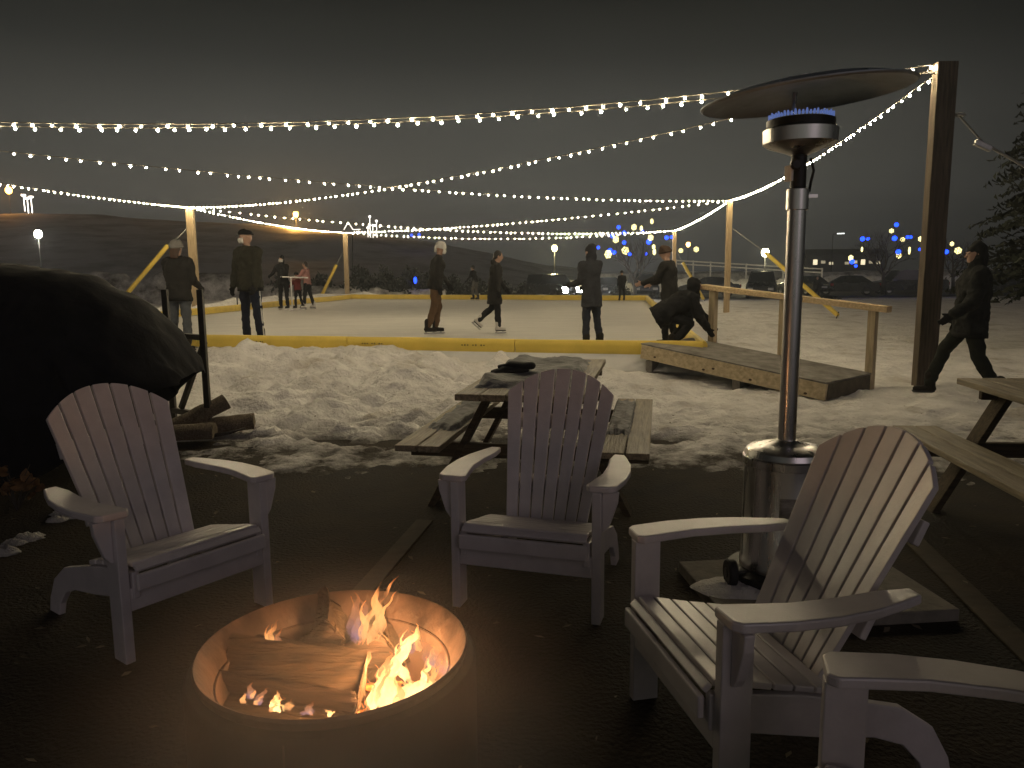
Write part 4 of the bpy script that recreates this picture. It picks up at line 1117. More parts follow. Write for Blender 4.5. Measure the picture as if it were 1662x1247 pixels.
def gz(p): return ground_z(p.x, p.y)
C_dk = cloth('charcoal', (.022, .021, .020)); C_bk = cloth('black', (.010, .010, .011)); C_ol = cloth('dark_olive', (.030, .029, .021)); C_nv = cloth('navy', (.012, .015, .030)); C_jn = cloth('faded_denim', (.075, .083, .095))
C_br = cloth('brown_canvas', (.11, .065, .035)); C_rd = cloth('dull_red', (.15, .030, .028)); C_pk = cloth('dusty_pink', (.34, .17, .15)); C_gr = cloth('grey', (.12, .115, .105)); C_wh = cloth('white_knit', (.62, .60, .56), .08); C_bt = cloth('dark_boot', (.018, .015, .012))
C_par = cloth('slate_parka', (.013, .014, .014)); C_hair = mat('auburn_hair', (.060, .030, .018), .6, 0, .3, 30, .3); C_hairb = mat('black_hair', (.012, .009, .008), .6, 0, .3, 30, .3)
C_wsk = mat('white_skate_leather', (.62, .59, .54), .45, 0, .08, 10); C_msk = mat('pale_mask', (.62, .60, .57), .8)
C_gbn = cloth('grey_knit', (.20, .19, .18))
x = aty(292, 500, 11.75); L_ = V3(x.x, 11.75, ground_z(x.x, 11.75))
person('woman in grey beanie with auburn hair and jeans standing outside the rink with back turned', L_, radians(-8), 1.95 - L_.z, lean=2, legs=((3, 5, 2), (-3, 4, 4)), arms=((14, 4, 46), (12, 4, 48)), jacket=C_dk, jl=.14, pants=C_jn, shoe='boot', shoe_m=C_bt, hat='beanie', hat_m=C_gbn, hair=(C_hair, .13), puffy=1.14, glove=C_bk)
x = aty(408, 500, 12.2)
person('tall person in cap and dark jacket with navy striped trousers standing inside the front wall', V3(x.x, 12.2, ICE), radians(152), 1.76, lean=2, legs=((4, 9, 4), (-4, 9, 2)), arms=((8, 10, 14), (4, 12, 10)), head=(-38, 4), jacket=C_ol, jl=.12, pants=C_nv, shoe='skate', shoe_m=C_bt, hat='cap', hat_m=C_bk, mask=C_msk, puffy=1.22, stripe=True, glove=C_bk)
x = atz(462, 503, ICE)
person('person all in black with a pale mask standing behind the white T shaped skating aid', V3(x.x, x.y, ICE), radians(170), 1.60, lean=5, legs=((5, 4, 5), (0, 4, 5)), arms=((38, 10, 30), (40, 8, 28)), jacket=C_bk, jl=.14, pants=C_bk, shoe='skate', shoe_m=C_bt, hood='up', mask=C_msk, puffy=1.05, glove=C_bk)
x = atz(485, 502.5, ICE)
person('small child in a dull red jacket between two grown skaters', V3(x.x, x.y, ICE), radians(60), 1.10, lean=6, legs=((6, 6, 8), (-4, 6, 6)), arms=((30, 10, 25), (30, 10, 25)), jacket=C_rd, jl=.10, pants=C_bk, shoe='skate', shoe_m=C_bt, hat='beanie', hat_m=C_dk, puffy=1.15, glove=C_bk)
x = atz(502, 502.5, ICE)
person('person in a dusty pink jacket and black trousers beside the red jacketed child', V3(x.x, x.y - .1, ICE), radians(80), 1.42, lean=5, legs=((8, 5, 6), (-8, 5, 6)), arms=((40, 6, 30), (36, 8, 35)), jacket=C_pk, jl=.08, pants=C_bk, shoe='skate', shoe_m=C_wsk, hair=(C_hairb, .05), puffy=1.02)
x = atz(708, 543, ICE)
person('skater in a white hat, dark jacket and brown trousers gliding to the right', V3(x.x, x.y, ICE), radians(-82), 1.62, lean=9, legs=((8, 2, 16), (-4, 2, 14)), arms=((10, 12, 25), (-10, 10, 20)), head=(0, 10), jacket=C_dk, jl=.10, pants=C_br, shoe='skate', shoe_m=C_bt, hat='helmet', hat_m=C_wh, mask=C_msk, puffy=1.05, glove=C_bk)
x = atz(803, 541, ICE)
person('skater in a long dark coat and white skates pushing off to the right', V3(x.x, x.y, ICE), radians(-85), 1.45, lean=7, legs=((-6, 3, 42), (8, 3, 6)), arms=((14, 10, 20), (-6, 12, 14)), head=(0, 8), jacket=C_dk, jl=.34, flare=.02, pants=C_bk, shoe='skate', shoe_m=C_wsk, hair=(C_hairb, .05), hood='down', puffy=1.08, glove=C_bk)
x = atz(772, 488, ICE)
person('distant skater in black jacket and grey trousers near the far wall', V3(x.x, x.y, ICE), radians(60), 1.33, lean=14, legs=((16, 4, 26), (6, 4, 20)), arms=((18, 8, 30), (10, 8, 30)), jacket=C_bk, jl=.06, pants=C_gr, shoe='skate', shoe_m=C_bt, hair=(C_hairb, 0), mask=C_msk, puffy=1.0, glove=C_bk)
x = aty(960, 520, 11.5)
person('person in a hooded knee length slate coat standing with back turned at the front wall', V3(x.x, 11.5, ICE), radians(38), 1.50, lean=4, legs=((3, 2, 4), (-4, 2, 4)), arms=((16, -3, 60), (10, -3, 60)), jacket=cloth('slate_coat', (.033, .035, .042)), jl=.24, flare=.015, pants=cloth('slate_trousers', (.022, .026, .038)), shoe='boot', shoe_m=C_bt, hood='up', puffy=1.05, glove=C_bk)
x = atz(1000, 487, ICE)
person('small dark figure at the far wall right of the hooded coat', V3(x.x, x.y - 1.5, ICE), radians(10), 1.05, legs=((3, 3, 4), (-3, 3, 4)), jacket=C_bk, jl=.16, pants=C_bk, shoe='skate', shoe_m=C_bt, hat='beanie', hat_m=C_bk, puffy=1.1, glove=C_bk)
x = aty(1086, 520, 11.3)
person('person in a brown beanie standing behind the bending person at the ramp', V3(x.x, 11.3, ICE), radians(62), 1.42, lean=5, legs=((4, 4, 4), (-2, 4, 4)), arms=((32, 8, 42), (30, 10, 40)), head=(20, 14), jacket=C_dk, jl=.14, pants=C_bk, shoe='skate', shoe_m=C_bt, hat='beanie', hat_m=cloth('brown_knit', (.07, .045, .032)), puffy=1.12, glove=None)
x = aty(1090, 530, 10.75)
person('person in a black puffy coat bending down to the rink wall by the ramp', V3(x.x - .12, 10.7, ICE), radians(-98), 1.52, lean=60, legs=((84, 8, 118), (70, 8, 110)), arms=((34, 6, 10), (24, 6, 10)), head=(0, -24), jacket=C_bk, jl=.16, pants=C_bk, shoe='skate', shoe_m=C_bt, hood='up', puffy=1.42, glove=C_bk)
x = atz(1566, 642, 0.05)
person('man in a dark parka and snow trousers walking left past the tall pole', V3(x.x, x.y, gz(x) - .01), radians(72), 1.72, lean=-2, legs=((-10, 4, 20), (30, 4, 12)), arms=((12, 14, 40), (-6, 16, 30)), head=(10, 6), jacket=C_par, jl=.20, pants=cloth('dark_snow_trousers', (.014, .016, .012)), shoe='boot', shoe_m=C_bt, hood='up', puffy=1.28, glove=C_bk)
x = aty(1326, 475, 50)
person('far pedestrian in dark clothes between the parked cars', V3(x.x, 50, -.6), radians(150), 1.55, jacket=C_bk, pants=C_bk, shoe='boot', shoe_m=C_bt, hair=(C_hairb, 0), glove=C_bk)

# white skating aid
a_ = atz(474, 503, ICE); yy = a_.y - .5
t = thing('skating_aid', 'white T shaped pipe skating aid in front of the person in black', 'skating aid', (a_.x, yy, ICE), 0)
M_pvc = mat('white_pvc', (.75, .73, .70), .4)
p0 = aty(455, 449.5, yy); p1 = aty(500, 451, yy); pm = aty(472, 450, yy)
m = MB(); m.tube([p0, p1], .022, 10); m.build('handle', M_pvc, t, True, smooth=True)
m = MB(); m.tube([pm, V3(pm.x, yy, ICE + .03)], .022, 10); m.build('upright', M_pvc, t, True, smooth=True)
m = MB(); m.tube([V3(pm.x, yy - .32, ICE + .025), V3(pm.x, yy + .32, ICE + .025)], .022, 10); m.tube([V3(pm.x - .3, yy + .32, ICE + .025), V3(pm.x + .3, yy + .32, ICE + .025)], .022, 10); m.build('runner', M_pvc, t, True, smooth=True)
a_ = atz(386, 503, ICE); m = MB(); m.tube([a_, a_ + V3(0, 0, .38)], .02, 7); tag(m.build('marker_stake', M_blackm, smooth=True), 'short dark stake standing on the ice left of the masked person', 'stake')

# ------------------------------------------------------------------ distance: hill, banks, parking lot
RIDGE = [(-700, 330), (-200, 338), (0, 345), (200, 354), (420, 363), (560, 377), (700, 391), (800, 412), (880, 430), (960, 442), (1100, 446)]
def ridge_py(px):
    for (a, b), (c, d) in zip(RIDGE, RIDGE[1:]):
        if px <= c: return b + (d - b) * (px - a) / (c - a)
    return RIDGE[-1][1]
rows = []
for j in range(50):
    v = j / 49; yy = 68 + 150 * v; row = []
    for i in range(120):
        px = -700 + 1800 * i / 119
        zr = aty(px, ridge_py(px), 150).z
        xx = (px - 831) / FPX * yy * .99
        f = (yy - 68) / 82.0
        z = -1.0 + (zr + 1.0) * (sstep(f) * .35 + min(f, 1) * .65) if f <= 1 else zr + (f - 1) * -3
        row.append(V3(xx, yy, z + (.9 * nz(xx * .05, yy * .05, 2) + .3 * nz(xx * .2, yy * .2)) * min(1, f * 1.5) * (1 if f < 1 else .3)))
    rows.append(row)
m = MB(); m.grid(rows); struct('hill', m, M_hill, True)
def bank(x0, x1, yb, h, label_mat, seed, prof=None, depth=3.0):
    rows = []
    for i in range(160):
        u = i / 159; xx = x0 + (x1 - x0) * u
        hh = (prof(u) if prof else 1) * h * (.75 + .35 * noise.turbulence(V3(xx * .35, seed, 0), 3, False))
        row = []
        for j in range(14):
            v = j / 13; row.append(V3(xx + .3 * nz(xx, v * 3, seed), yb + depth * (v - .5) + .4 * nz(xx * .5, seed), -1.0 + (hh + 1 - .15) * sin(pi * v) ** .7 + .25 * nz(xx * .9, v * 4, seed) * sin(pi * v) + .12 * nz(xx * 2.6, v * 9, seed) * sin(pi * v)))
        rows.append(row)
    m = MB(); m.grid(rows); return struct('snow_bank', m, label_mat, True)
bank(-42, -15.5, 46, 2.2, M_bank, 1, lambda u: .7 + .5 * u if u < .6 else 1.0 - .2 * (u - .6))
bank(-16, -4, 47.5, 1.2, M_bank, 2, lambda u: 1 - .5 * u)
bank(-24, -14, 37, .15, M_snow, 3)
bank(28, 46, 74, 1.2, M_snow, 4)
bank(2, 34, 70, .9, M_snow, 6)
M_asph = mat('dark_asphalt', (.035, .034, .033), .7, 0, .3, 4, .3, 40)
m = MB(); m.grid([[V3(-2 + 52 * i / 20, 52.5 + 19 * j / 8, -.50) for i in range(21)] for j in range(9)]); struct('parking_lot', m, M_asph)

# dark shrubs in a row beyond the far wall
M_shrub = mat('dark_shrub_leaf', (.020, .022, .016), .85, 0, .4, 3)
SH = []
for v_ in range(3):
    R = random.Random(20 + v_); m = MB()
    for i in range(900):
        a = R.uniform(0, 2 * pi); ph = R.uniform(-.1, 1) * pi / 2; r = R.uniform(.55, 1.0) * (1 + .3 * nz(cos(a) * 1.8 + v_ * 9, sin(a) * 1.8, ph * 1.6))
        p = V3(r * .85 * cos(a) * cos(ph), r * .7 * sin(a) * cos(ph), max(.02, r * sin(ph) * 1.0))
        d = V3(R.uniform(-1, 1), R.uniform(-1, 1), R.uniform(-.3, 1)).normalized(); n_ = d.orthogonal().normalized(); n_ = Matrix.Rotation(R.uniform(0, 6), 3, d) @ n_; s = R.uniform(.06, .12)
        m.poly([p, p + d * s + n_ * s * .45, p + d * s * 2, p + d * s - n_ * s * .45])
    f = m.mesh('leaves'); f.materials.append(M_shrub)
    m = MB()
    for q in range(7):
        a = R.uniform(0, 6.28); m.tube([V3(0, 0, -.3), V3(.3 * cos(a), .25 * sin(a), .4), V3(.55 * cos(a), .45 * sin(a), .8)], [.03, .02, .008], 5)
    SH.append((f, m.mesh('stems')))
    SH[-1][1].materials.append(M_treebark)
R = random.Random(31)
for k, (px, py, w) in enumerate(((455, 452, 1.3), (520, 448, 1.5), (585, 437, 1.7), (625, 440, 1.5), (665, 438, 1.6), (700, 446, 1.3), (735, 452, 1.4), (775, 454, 1.3), (815, 457, 1.3), (850, 462, 1.1), (1010, 466, 1.0), (1340, 478, 1.1))):
    yy = 48.5 + R.uniform(-.8, 1.2); c = aty(px, py, yy); h = c.z + .6
    t = thing('shrub', 'dark rounded shrub in the row beyond the far end of the rink', 'shrub', (c.x, yy, -.6), R.uniform(0, 6), 'dark shrubs beyond the rink')
    f, s = SH[k % 3]
    for me, nm in ((f, 'foliage'), (s, 'stems')):
        o = bpy.data.objects.new(nm, me); COL.objects.link(o); o.parent = t; o.scale = (w, w, h * .95)

# ------------------------------------------------------------------ lamps
def street_lamp(px, py, y, base, col, strength, label, kind='globe', r=.22, light=0):
    c = aty(px, py, y)
    t = thing('street_lamp', label, 'street lamp', (c.x, y, base))
    h = c.z - base
    m = MB(); m.lathe([(.001, 0), (.12, 0), (.12, .25), (.06, .35), (.045, h - r * 1.2), (.08, h - r * 1.1), (.08, h - r * .9), (.001, h - r * .9)], 12); 
    if kind == 'arm': m.tube([(0, 0, h - r), (0, 0, h + .05), (.5, -.3, h + .12)], .04, 6)
    m.build('lamp_post', M_blackm, t)
    m = MB()
    if kind == 'arm': m.box((.75, -.45, h + .10), (.8, .4, .10), radians(-30))
    else: m.ell((0, 0, h), (r, r, r * 1.2), 16, 10)
    m.build('lamp_head', emis('lamp_' + label[:12], col, strength), t, smooth=kind != 'arm')
    if kind != 'arm':
        m = MB(); m.lathe([(.001, h + r * 1.6), (r * .5, h + r * 1.25), (r * .75, h + r * 1.0), (.001, h + r * 1.0)], 12); m.build('lamp_cap', M_blackm, t)
    if light:
        ld = bpy.data.lights.new('lamplight', 'POINT'); ld.energy = light; ld.color = col; ld.shadow_soft_size = r
        lo = bpy.data.objects.new('lamplight', ld); COL.objects.link(lo); lo.parent = t; lo.location = (0, -r * 2.2, h - r * 1.8)
def hill_z(px, y):
    f = (y - 68) / 82.0; zr = aty(px, ridge_py(px), 150).z
    return -1.0 + (zr + 1.0) * (sstep(f) * .35 + f * .65)
street_lamp(62, 380, 56, -.9, (1.0, .93, .75), 40, 'white globe lamp behind the snow bank on the left', r=.26, light=500)
street_lamp(900, 403, 67, -.9, (1, .85, .42), 14, 'yellowish globe lamp above the bright headlights', r=.24, light=700)
street_lamp(1242, 410, 64, -.9, (1, .86, .50), 40, 'bright yellow lamp just left of the heater pole', r=.30, light=400)
street_lamp(1117, 397, 120, -1, (1, .50, .14), 10, 'distant orange lamp right of the far right pole', r=.34)
street_lamp(480, 348, 146, hill_z(480, 146), (1, .48, .10), 12, 'orange lamp on top of the snowy hill', r=.50, light=7000)
street_lamp(14, 309, 149, hill_z(14, 148), (1, .42, .10), 10, 'orange lamp on the hilltop at the left edge', r=.6, light=1500)
street_lamp(1352, 381, 95, -1, (.9, .95, .9), 2.5, 'tall slim lamp with an arm beyond the parked cars', 'arm', r=.2)
for px, py in ((38, 317), (50, 320), (44, 322)):
    c = aty(px, py, 151); m = MB(); m.box(c, (.7, .4, .35)); m.beam(c, V3(c.x, c.y, c.z - 3), .12, .12); tag(m.build('hill_light', emis('hill_white', (1, .95, .85), 5)), 'small white light on the hilltop near the left edge', 'light', 'white lights on the hilltop')

# ------------------------------------------------------------------ bare trees with hanging light ornaments
def bare_tree(px, base_py, y, h, label, seed, spread=.55):
    c = aty(px, base_py, y); R = random.Random(seed)
    t = thing('bare_tree', label, 'tree', (c.x, y, -.6), 0, 'bare trees hung with lights')
    tr = MB(); br = MB()
    tr.tube([(0, 0, -.2), (.03, .02, h * .16), (-.04, .05, h * .34)], [.17, .13, .11], 9); tr.build('trunk', M_treebark, t, smooth=True)
    def grow(p, d, L, r, lv):
        q = p + d * L * .5 + V3(R.uniform(-.06, .06), R.uniform(-.06, .06), 0) * L; e = q + (d + V3(R.uniform(-.2, .2), R.uniform(-.2, .2), .12)).normalized() * L * .5
        br.tube([p, q, e], [r, r * .8, r * .6], 5 if lv else 7, cap=False)
        if lv >= 4: return
        for k in range(3 if lv < 3 else 2):
            a = R.uniform(0, 2 * pi); n_ = d.orthogonal().normalized(); n_ = Matrix.Rotation(a, 3, d) @ n_
            grow(e if k else q, (d * .75 + n_ * spread + V3(0, 0, .15)).normalized(), L * R.uniform(.62, .8), r * .6, lv + 1)
    for k in range(5):
        a = 2 * pi * k / 5 + R.uniform(-.3, .3); grow(V3(-.04, .05, h * (.26 + .02 * k)), V3(cos(a) * .6, sin(a) * .6, .8).normalized(), h * .24, .075, 0)
    br.build('branches', M_treebark, t, smooth=True)
bare_tree(1030, 480, 54, 4.6, 'bare tree hung with blue globes and yellow snowflakes right of the hooded coat', 1)
bare_tree(1432, 485, 57, 5.2, 'bare tree with lights behind the right end of the handrail', 2)
bare_tree(1545, 485, 58, 4.6, 'bare tree with lights behind the walking man', 3)
M_blue = emis('blue_globe', (.010, .055, 1.0), 4.5); M_flake = emis('yellow_snowflake', (1.0, .86, .36), 2.6)
me_b = MB(); me_b.ell((0, 0, 0), (.17, .17, .17), 12, 8); me_b = me_b.mesh('globe', True); me_b.materials.append(M_blue)
m = MB()
for k in range(6):
    a = 2 * pi * k / 6; d = V3(cos(a), 0, sin(a)); n_ = V3(-sin(a), 0, cos(a))
    m.beam(d * .03, d * .27, .055, .055, (0, 1, 0))
    for s in (-1, 1): m.beam(d * .15, d * .22 + n_ * s * .09, .045, .045, (0, 1, 0))
m.ell((0, 0, 0), (.08, .05, .08), 8, 6)
me_f = m.mesh('snowflake'); me_f.materials.append(M_flake)
m = MB(); m.tube([(0, 0, .1), (0, 0, .5)], .008, 4); me_s = m.mesh('hanger'); me_s.materials.append(M_socket)
R = random.Random(9)
B1 = ((1004, 369), (1013, 378), (994, 383), (1013, 394), (971, 402), (990, 407), (997, 410), (1022, 413), (1053, 393), (1048, 412), (1082, 386), (1090, 385), (1043, 376))
Y1 = ((1058, 359.5), (1029, 369), (1041, 371), (999.5, 389), (987, 413), (1015, 407), (1056, 386), (1061, 401), (1062, 409), (1105, 407), (1130, 405))
B2 = ((1455, 365), (1400, 388), (1409, 388), (1452, 387), (1473, 385), (1478, 385), (1458, 409), (1493, 405), (1383, 425), (1389, 432), (1529, 382), (1531, 402), (1536, 409))
Y2 = ((1447, 375), (1465, 389), (1494, 388), (1399, 405), (1476, 407), (1459, 415), (1545, 396), (1555, 407), (1381, 419))
for pts, me, nm, y0, lab, grp in ((B1, me_b, 'globe_light', 53, 'blue glowing globe hanging in the bare tree behind the far right pole', 'blue globes in the middle tree'), (Y1, me_f, 'snowflake_light', 53, 'yellow glowing snowflake hanging in the bare tree behind the far right pole', 'yellow snowflakes in the middle tree'),
                                  (B2, me_b, 'globe_light', 56, 'blue glowing globe hanging in the bare trees by the tall near pole', 'blue globes in the right trees'), (Y2, me_f, 'snowflake_light', 56, 'yellow glowing snowflake hanging in the bare trees by the tall near pole', 'yellow snowflakes in the right trees')):
    for px, py in pts:
        c = aty(px, py, y0 + R.uniform(-1.2, 2)); sc = R.uniform(.6, 1.05)
        t = bpy.data.objects.new(nm, me); COL.objects.link(t); t.location = c; t.scale = (sc,) * 3; t.rotation_euler = (0, R.uniform(0, 1), R.uniform(-.9, .9))
        tag(t, lab, 'ornament', grp)
        h_ = bpy.data.objects.new('hanger', me_s); COL.objects.link(h_); h_.parent = t
for px, py in ((674, 455), (680, 381), (668, 382)):
    c = aty(px, py, 47 if py > 400 else 120); t = bpy.data.objects.new('globe_light', me_b); COL.objects.link(t); t.location = c; t.scale = (.6, .6, 1.2) if py > 400 else (1.2,) * 3
    tag(t, 'small blue light shining among the dark shrubs' if py > 400 else 'faint blue light far off behind the lowest string light', 'light', None if py > 400 else 'faint far blue lights')

# evergreen at the right edge
def evergreen(loc, h, r, label, seed):
    R = random.Random(seed); t = thing('evergreen_tree', label, 'tree', loc)
    m = MB(); m.tube([(0, 0, -.2), (0, 0, h * .5), (0, 0, h)], [.16, .10, .02], 8); m.build('trunk', M_treebark, t, smooth=True)
    m = MB()
    for i in range(760):
        f = R.random() ** .85; z = 1.25 + (h - 1.25) * f; a = R.uniform(0, 2 * pi); L = r * (1 - f) ** .8 * R.uniform(.65, 1.1) + .1
        d = V3(cos(a), sin(a), -.22 + .1 * R.random())
        sdv = V3(-sin(a), cos(a), 0)
        for q in range(20):
            u = .2 + .8 * q / 19; p = V3(0, 0, z) + d * L * u - V3(0, 0, .12 * u * u * L)
            for s in (-1, 1):
                e = p + (d * .5 + sdv * s * .8 + V3(0, 0, R.uniform(-.3, .25))) * (.30 * (1.2 - u))
                w = V3(R.uniform(-1, 1), R.uniform(-1, 1), R.uniform(-1, 1)) * .075
                m.poly([p - w, p + w, e])
    m.build('crown', mat('dark_needles', (.010, .014, .007), .9, 0, .4, 3), t)
evergreen((9.5, 12.6, 0), 7.0, 2.1, 'dark evergreen at the right edge behind the walking man', 4)

# ------------------------------------------------------------------ parked cars
M_glass = mat('car_glass', (.012, .013, .015), .06, 0, .1, 4); M_tyre = mat('tyre', (.012, .012, .012), .85); M_rim = mat('alloy_rim', (.35, .35, .36), .3, .9)
M_lens = mat('headlamp_lens', (.5, .5, .5), .1, .3); M_tail = mat('tail_lens', (.25, .01, .01), .2)
def car(px, base_py, y, rz, col, label, kind='sedan', lit=False):
    c = aty(px, base_py, y); z0 = -.50
    t = thing('parked_car', label, 'car', (c.x, y, z0), rz, 'cars parked beyond the rink')
    P = mat('paint_%02d' % int(col[0] * 1000), col, .25, .4, .05, 5, coat=.6)
    if kind == 'suv': L, Wd, hb, hr = 4.6, 1.86, 1.02, 1.74; cab = [(-2.15, hb), (-1.95, hr - .05), (-.2, hr), (.55, hr - .06), (1.15, hb)]
    elif kind == 'pickup': L, Wd, hb, hr = 5.4, 1.9, 1.08, 1.82; cab = [(-.55, hb), (-.45, hr - .03), (.3, hr), (.85, hr - .06), (1.45, hb)]
    else: L, Wd, hb, hr = 4.5, 1.78, .92, 1.44; cab = [(-1.75, hb), (-1.0, hr - .04), (-.2, hr), (.35, hr - .05), (1.2, hb)]
    low = [(-L / 2, .45), (-L / 2 + .04, hb - .12), (-L / 2 + .18, hb), (.9, hb + .02), (1.3, hb), (L / 2 - .35, hb - .16), (L / 2 - .06, hb - .30), (L / 2, .50), (L / 2 - .1, .28), (-L / 2 + .1, .28)]
    m = MB()
    rows = []
    for s, k in ((-1, .93), (-.92, 1), (.92, 1), (1, .93)):
        rows.append([V3(s * Wd / 2, yy * (1 if k == 1 else .985), .28 + (zz - .28) * (1 if k == 1 else .93)) for yy, zz in low])
    V = m.grid([r + [r[0]] for r in rows]); m.face([m.bm.verts.new(p) for p in rows[0]]); m.face([m.bm.verts.new(p) for p in rows[-1]])
    b = m.build('body', P, t, bevel=.03)
    m = MB(); rows = []
    for s, k in ((-1, 0), (1, 0)):
        rows.append([V3(s * (Wd / 2 - .06 - .16 * (zz - hb) / (hr - hb)), yy, zz - .004) for yy, zz in cab])
    V = m.grid(rows); m.face([m.bm.verts.new(p) for p in rows[0]]); m.face([m.bm.verts.new(p) for p in rows[1]])
    m.build('cabin', P, t, bevel=.03)
    # glazing, set 4 mm proud of the cabin
    def pane(pts, nm):
        n_ = (pts[1] - pts[0]).cross(pts[2] - pts[0]).normalized(); cen = sum(pts, V3(0, 0, 0)) / len(pts)
        if n_.dot(cen - V3(0, 0, hb)) < 0: n_ = -n_
        m = MB(); m.prism([cen + (p - cen) * .86 + n_ * .002 for p in pts], n_ * .006); m.build(nm, M_glass, t)
    pane([rows[0][3], rows[1][3], rows[1][4], rows[0][4]], 'windscreen'); pane([rows[0][0], rows[1][0], rows[1][1], rows[0][1]], 'rear_window')
    for rr in rows:
        mid = [(rr[2] + V3(0, 0, 0)), V3(rr[2].x + (rr[0].x - rr[2].x), rr[2].y, hb)]
        pane([rr[0] , rr[1], rr[2], mid[1]], 'side_window'); pane([mid[1], rr[2], rr[3], rr[4]], 'side_window')
    for sx in (-1, 1):
        for yy in (-L * .30, L * .31):
            MW = Matrix.Translation((sx * (Wd / 2 - .10), yy, .33)) @ Matrix.Rotation(pi / 2 * sx, 4, 'Y')
            m = MB(); m.lathe([(.20, -.10), (.32, -.10), (.335, -.07), (.335, .07), (.32, .105), (.20, .105)], 20, M=MW); w = m.build('wheel', M_tyre, t, autos=True)
            m = MB(); m.lathe([(.001, .085), (.06, .10), (.19, .095), (.20, .06), (.001, .05)], 14, M=MW); m.build('rim', M_rim, w, autos=True)
        m = MB(); m.box((sx * (Wd / 2 - .30), L / 2 - .07, .62), (.46, .12, .36) if lit else (.36, .12, .18)); m.build('headlight', M_lens if not lit else emis('lit_headlight', (1, .93, .80), 260.0), t, bevel=.02)
        if lit:
            ld = bpy.data.lights.new('headlamp', 'SPOT'); ld.energy = 2500; ld.spot_size = radians(70); ld.spot_blend = .8; ld.color = (1, .93, .8); ld.shadow_soft_size = .1
            lo = bpy.data.objects.new('headlamp', ld); COL.objects.link(lo); lo.parent = t; lo.location = (sx * (Wd / 2 - .30), L / 2 + .05, .62); lo.rotation_euler = (radians(88), 0, 0)
        m = MB(); m.box((sx * (Wd / 2 - .18), -L / 2 + .05, .78), (.26, .12, .2)); m.build('tail_light', M_tail, t, bevel=.02)
    m = MB(); m.box((0, -L / 2 - .004, .62), (.5, .02, .13)); m.build('number_plate', mat('plate', (.5, .5, .48), .5), t)
    return t
car(897, 483, 56, radians(215), (.020, .021, .024), 'car with bright headlights shining over the rink at the hooded coat', 'suv', True)
car(985, 483, 58, radians(185), (.016, .016, .018), 'dark car behind the hooded coat left of the lit tree', 'sedan')
car(1042, 483, 57, radians(178), (.014, .015, .018), 'dark upright car below the tree with blue globes', 'suv')
car(1148, 487, 56, radians(80), (.022, .023, .03), 'long dark car behind the slim right pole', 'sedan')
car(1236, 487, 54, radians(160), (.010, .010, .011), 'tall black vehicle just left of the heater pole', 'pickup')
car(1302, 487, 58, radians(20), (.024, .022, .022), 'dark car just right of the heater pole', 'sedan')
car(1372, 487, 57, radians(70), (.018, .018, .02), 'dark sedan with shiny roof behind the middle of the handrail', 'sedan')
car(1470, 487, 58, radians(88), (.012, .013, .015), 'long dark pickup behind the tall near pole', 'pickup')
car(1600, 487, 60, radians(100), (.016, .017, .02), 'dark car behind the walking man', 'suv')

# outline of lights on a small roof far beyond the far left pole
yy = 75
t = thing('roof_lights', 'white light outline of a small roof above the far left pole', 'lights', aty(572, 376, yy))
M_rl = emis('roof_white', (1, .93, .8), 2.0)
m = MB(); P_ = [aty(558, 373, yy), aty(565, 361, yy), aty(573, 373, yy), aty(585, 372.5, yy)]
for a, c in zip(P_, P_[1:]): m.beam(a, c, .07, .07)
m.build('light_strip', M_rl, t, True)
m = MB(); m.beam(aty(572, 376, yy), aty(572, 445, yy), .1, .1); m.build('pole', M_blackm, t, True)
for px, py in ((600, 352), (605, 366), (597, 370), (611, 359)):
    c = aty(px, py, 146); m = MB(); m.ell(c, (.22, .22, .22), 8, 6); m.beam(c - V3(0, 0, .2), V3(c.x, c.y, hill_z(px, 146) - 1), .06, .06); tag(m.build('hill_light', emis('hill_white', (1, .95, .85), 5)), 'tiny white light on the hilltop above the far left pole', 'light', 'tiny white lights above the far left pole')

# white rail fence and building beyond the lot
t = thing('rail_fence', 'white rail fence along the raised road beyond the parked cars', 'fence', aty(1105, 440, 76))
M_fw = mat('white_fence_paint', (.62, .61, .58), .6)
A = aty(1098, 423, 76); B = aty(1335, 437, 70)
for dz in (0, -.32):
    m = MB(); m.beam(A + V3(0, 0, dz), B + V3(0, 0, dz), .05, .12); m.build('rail', M_fw, t, True)
for k in range(9):
    p = A.lerp(B, k / 8); m = MB(); m.box((p.x, p.y + .08, p.z - .75), (.12, .10, 1.7)); m.build('post', M_fw, t, True)
rows = [[V3(x_, y_, z_) for x_ in [A.x - 8 + 60 * i / 50 for i in range(51)]] for y_, z_ in ((73.5, -1.0), (75.5, A.z - 1.3), (84, A.z - 1.2), (90, -1))]
for r in rows:
    for p in r: p.z += .12 * nz(p.x * .5, p.y * .4)
m = MB(); m.grid(rows); struct('road_bank', m, M_bank, True)
c = aty(1362, 425, 170)
t = thing('building', 'low distant building with a row of lit windows beyond the lot', 'building', (c.x, 170, -1))
m = MB(); m.box((0, 0, 2.6), (17, 8, 5.2)); m.build('wall', mat('dim_wall', (.06, .06, .06), .8), t)
m = MB(); m.prism([(-9, -4.6, 5.2), (9, -4.6, 5.2), (9, 0, 6.4), (-9, 0, 6.4)], (0, 0, .2)); m.prism([(-9, 4.6, 5.2), (9, 4.6, 5.2), (9, 0, 6.4), (-9, 0, 6.4)], (0, 0, .2)); m.build('roof', mat('dim_roof', (.04, .04, .042), .8), t)
R = random.Random(2)
for k in range(9):
    if k == 3: continue
    m = MB(); m.box((-6.8 + 1.7 * k, -4.02, 3.6 + R.uniform(-.1, .2)), (.9, .06, .6 if k % 3 else 1.1)); m.build('window', emis('lit_window_%d' % (k % 3), (1, .85, .55), (1.4, .35, .7)[k % 3]), t)

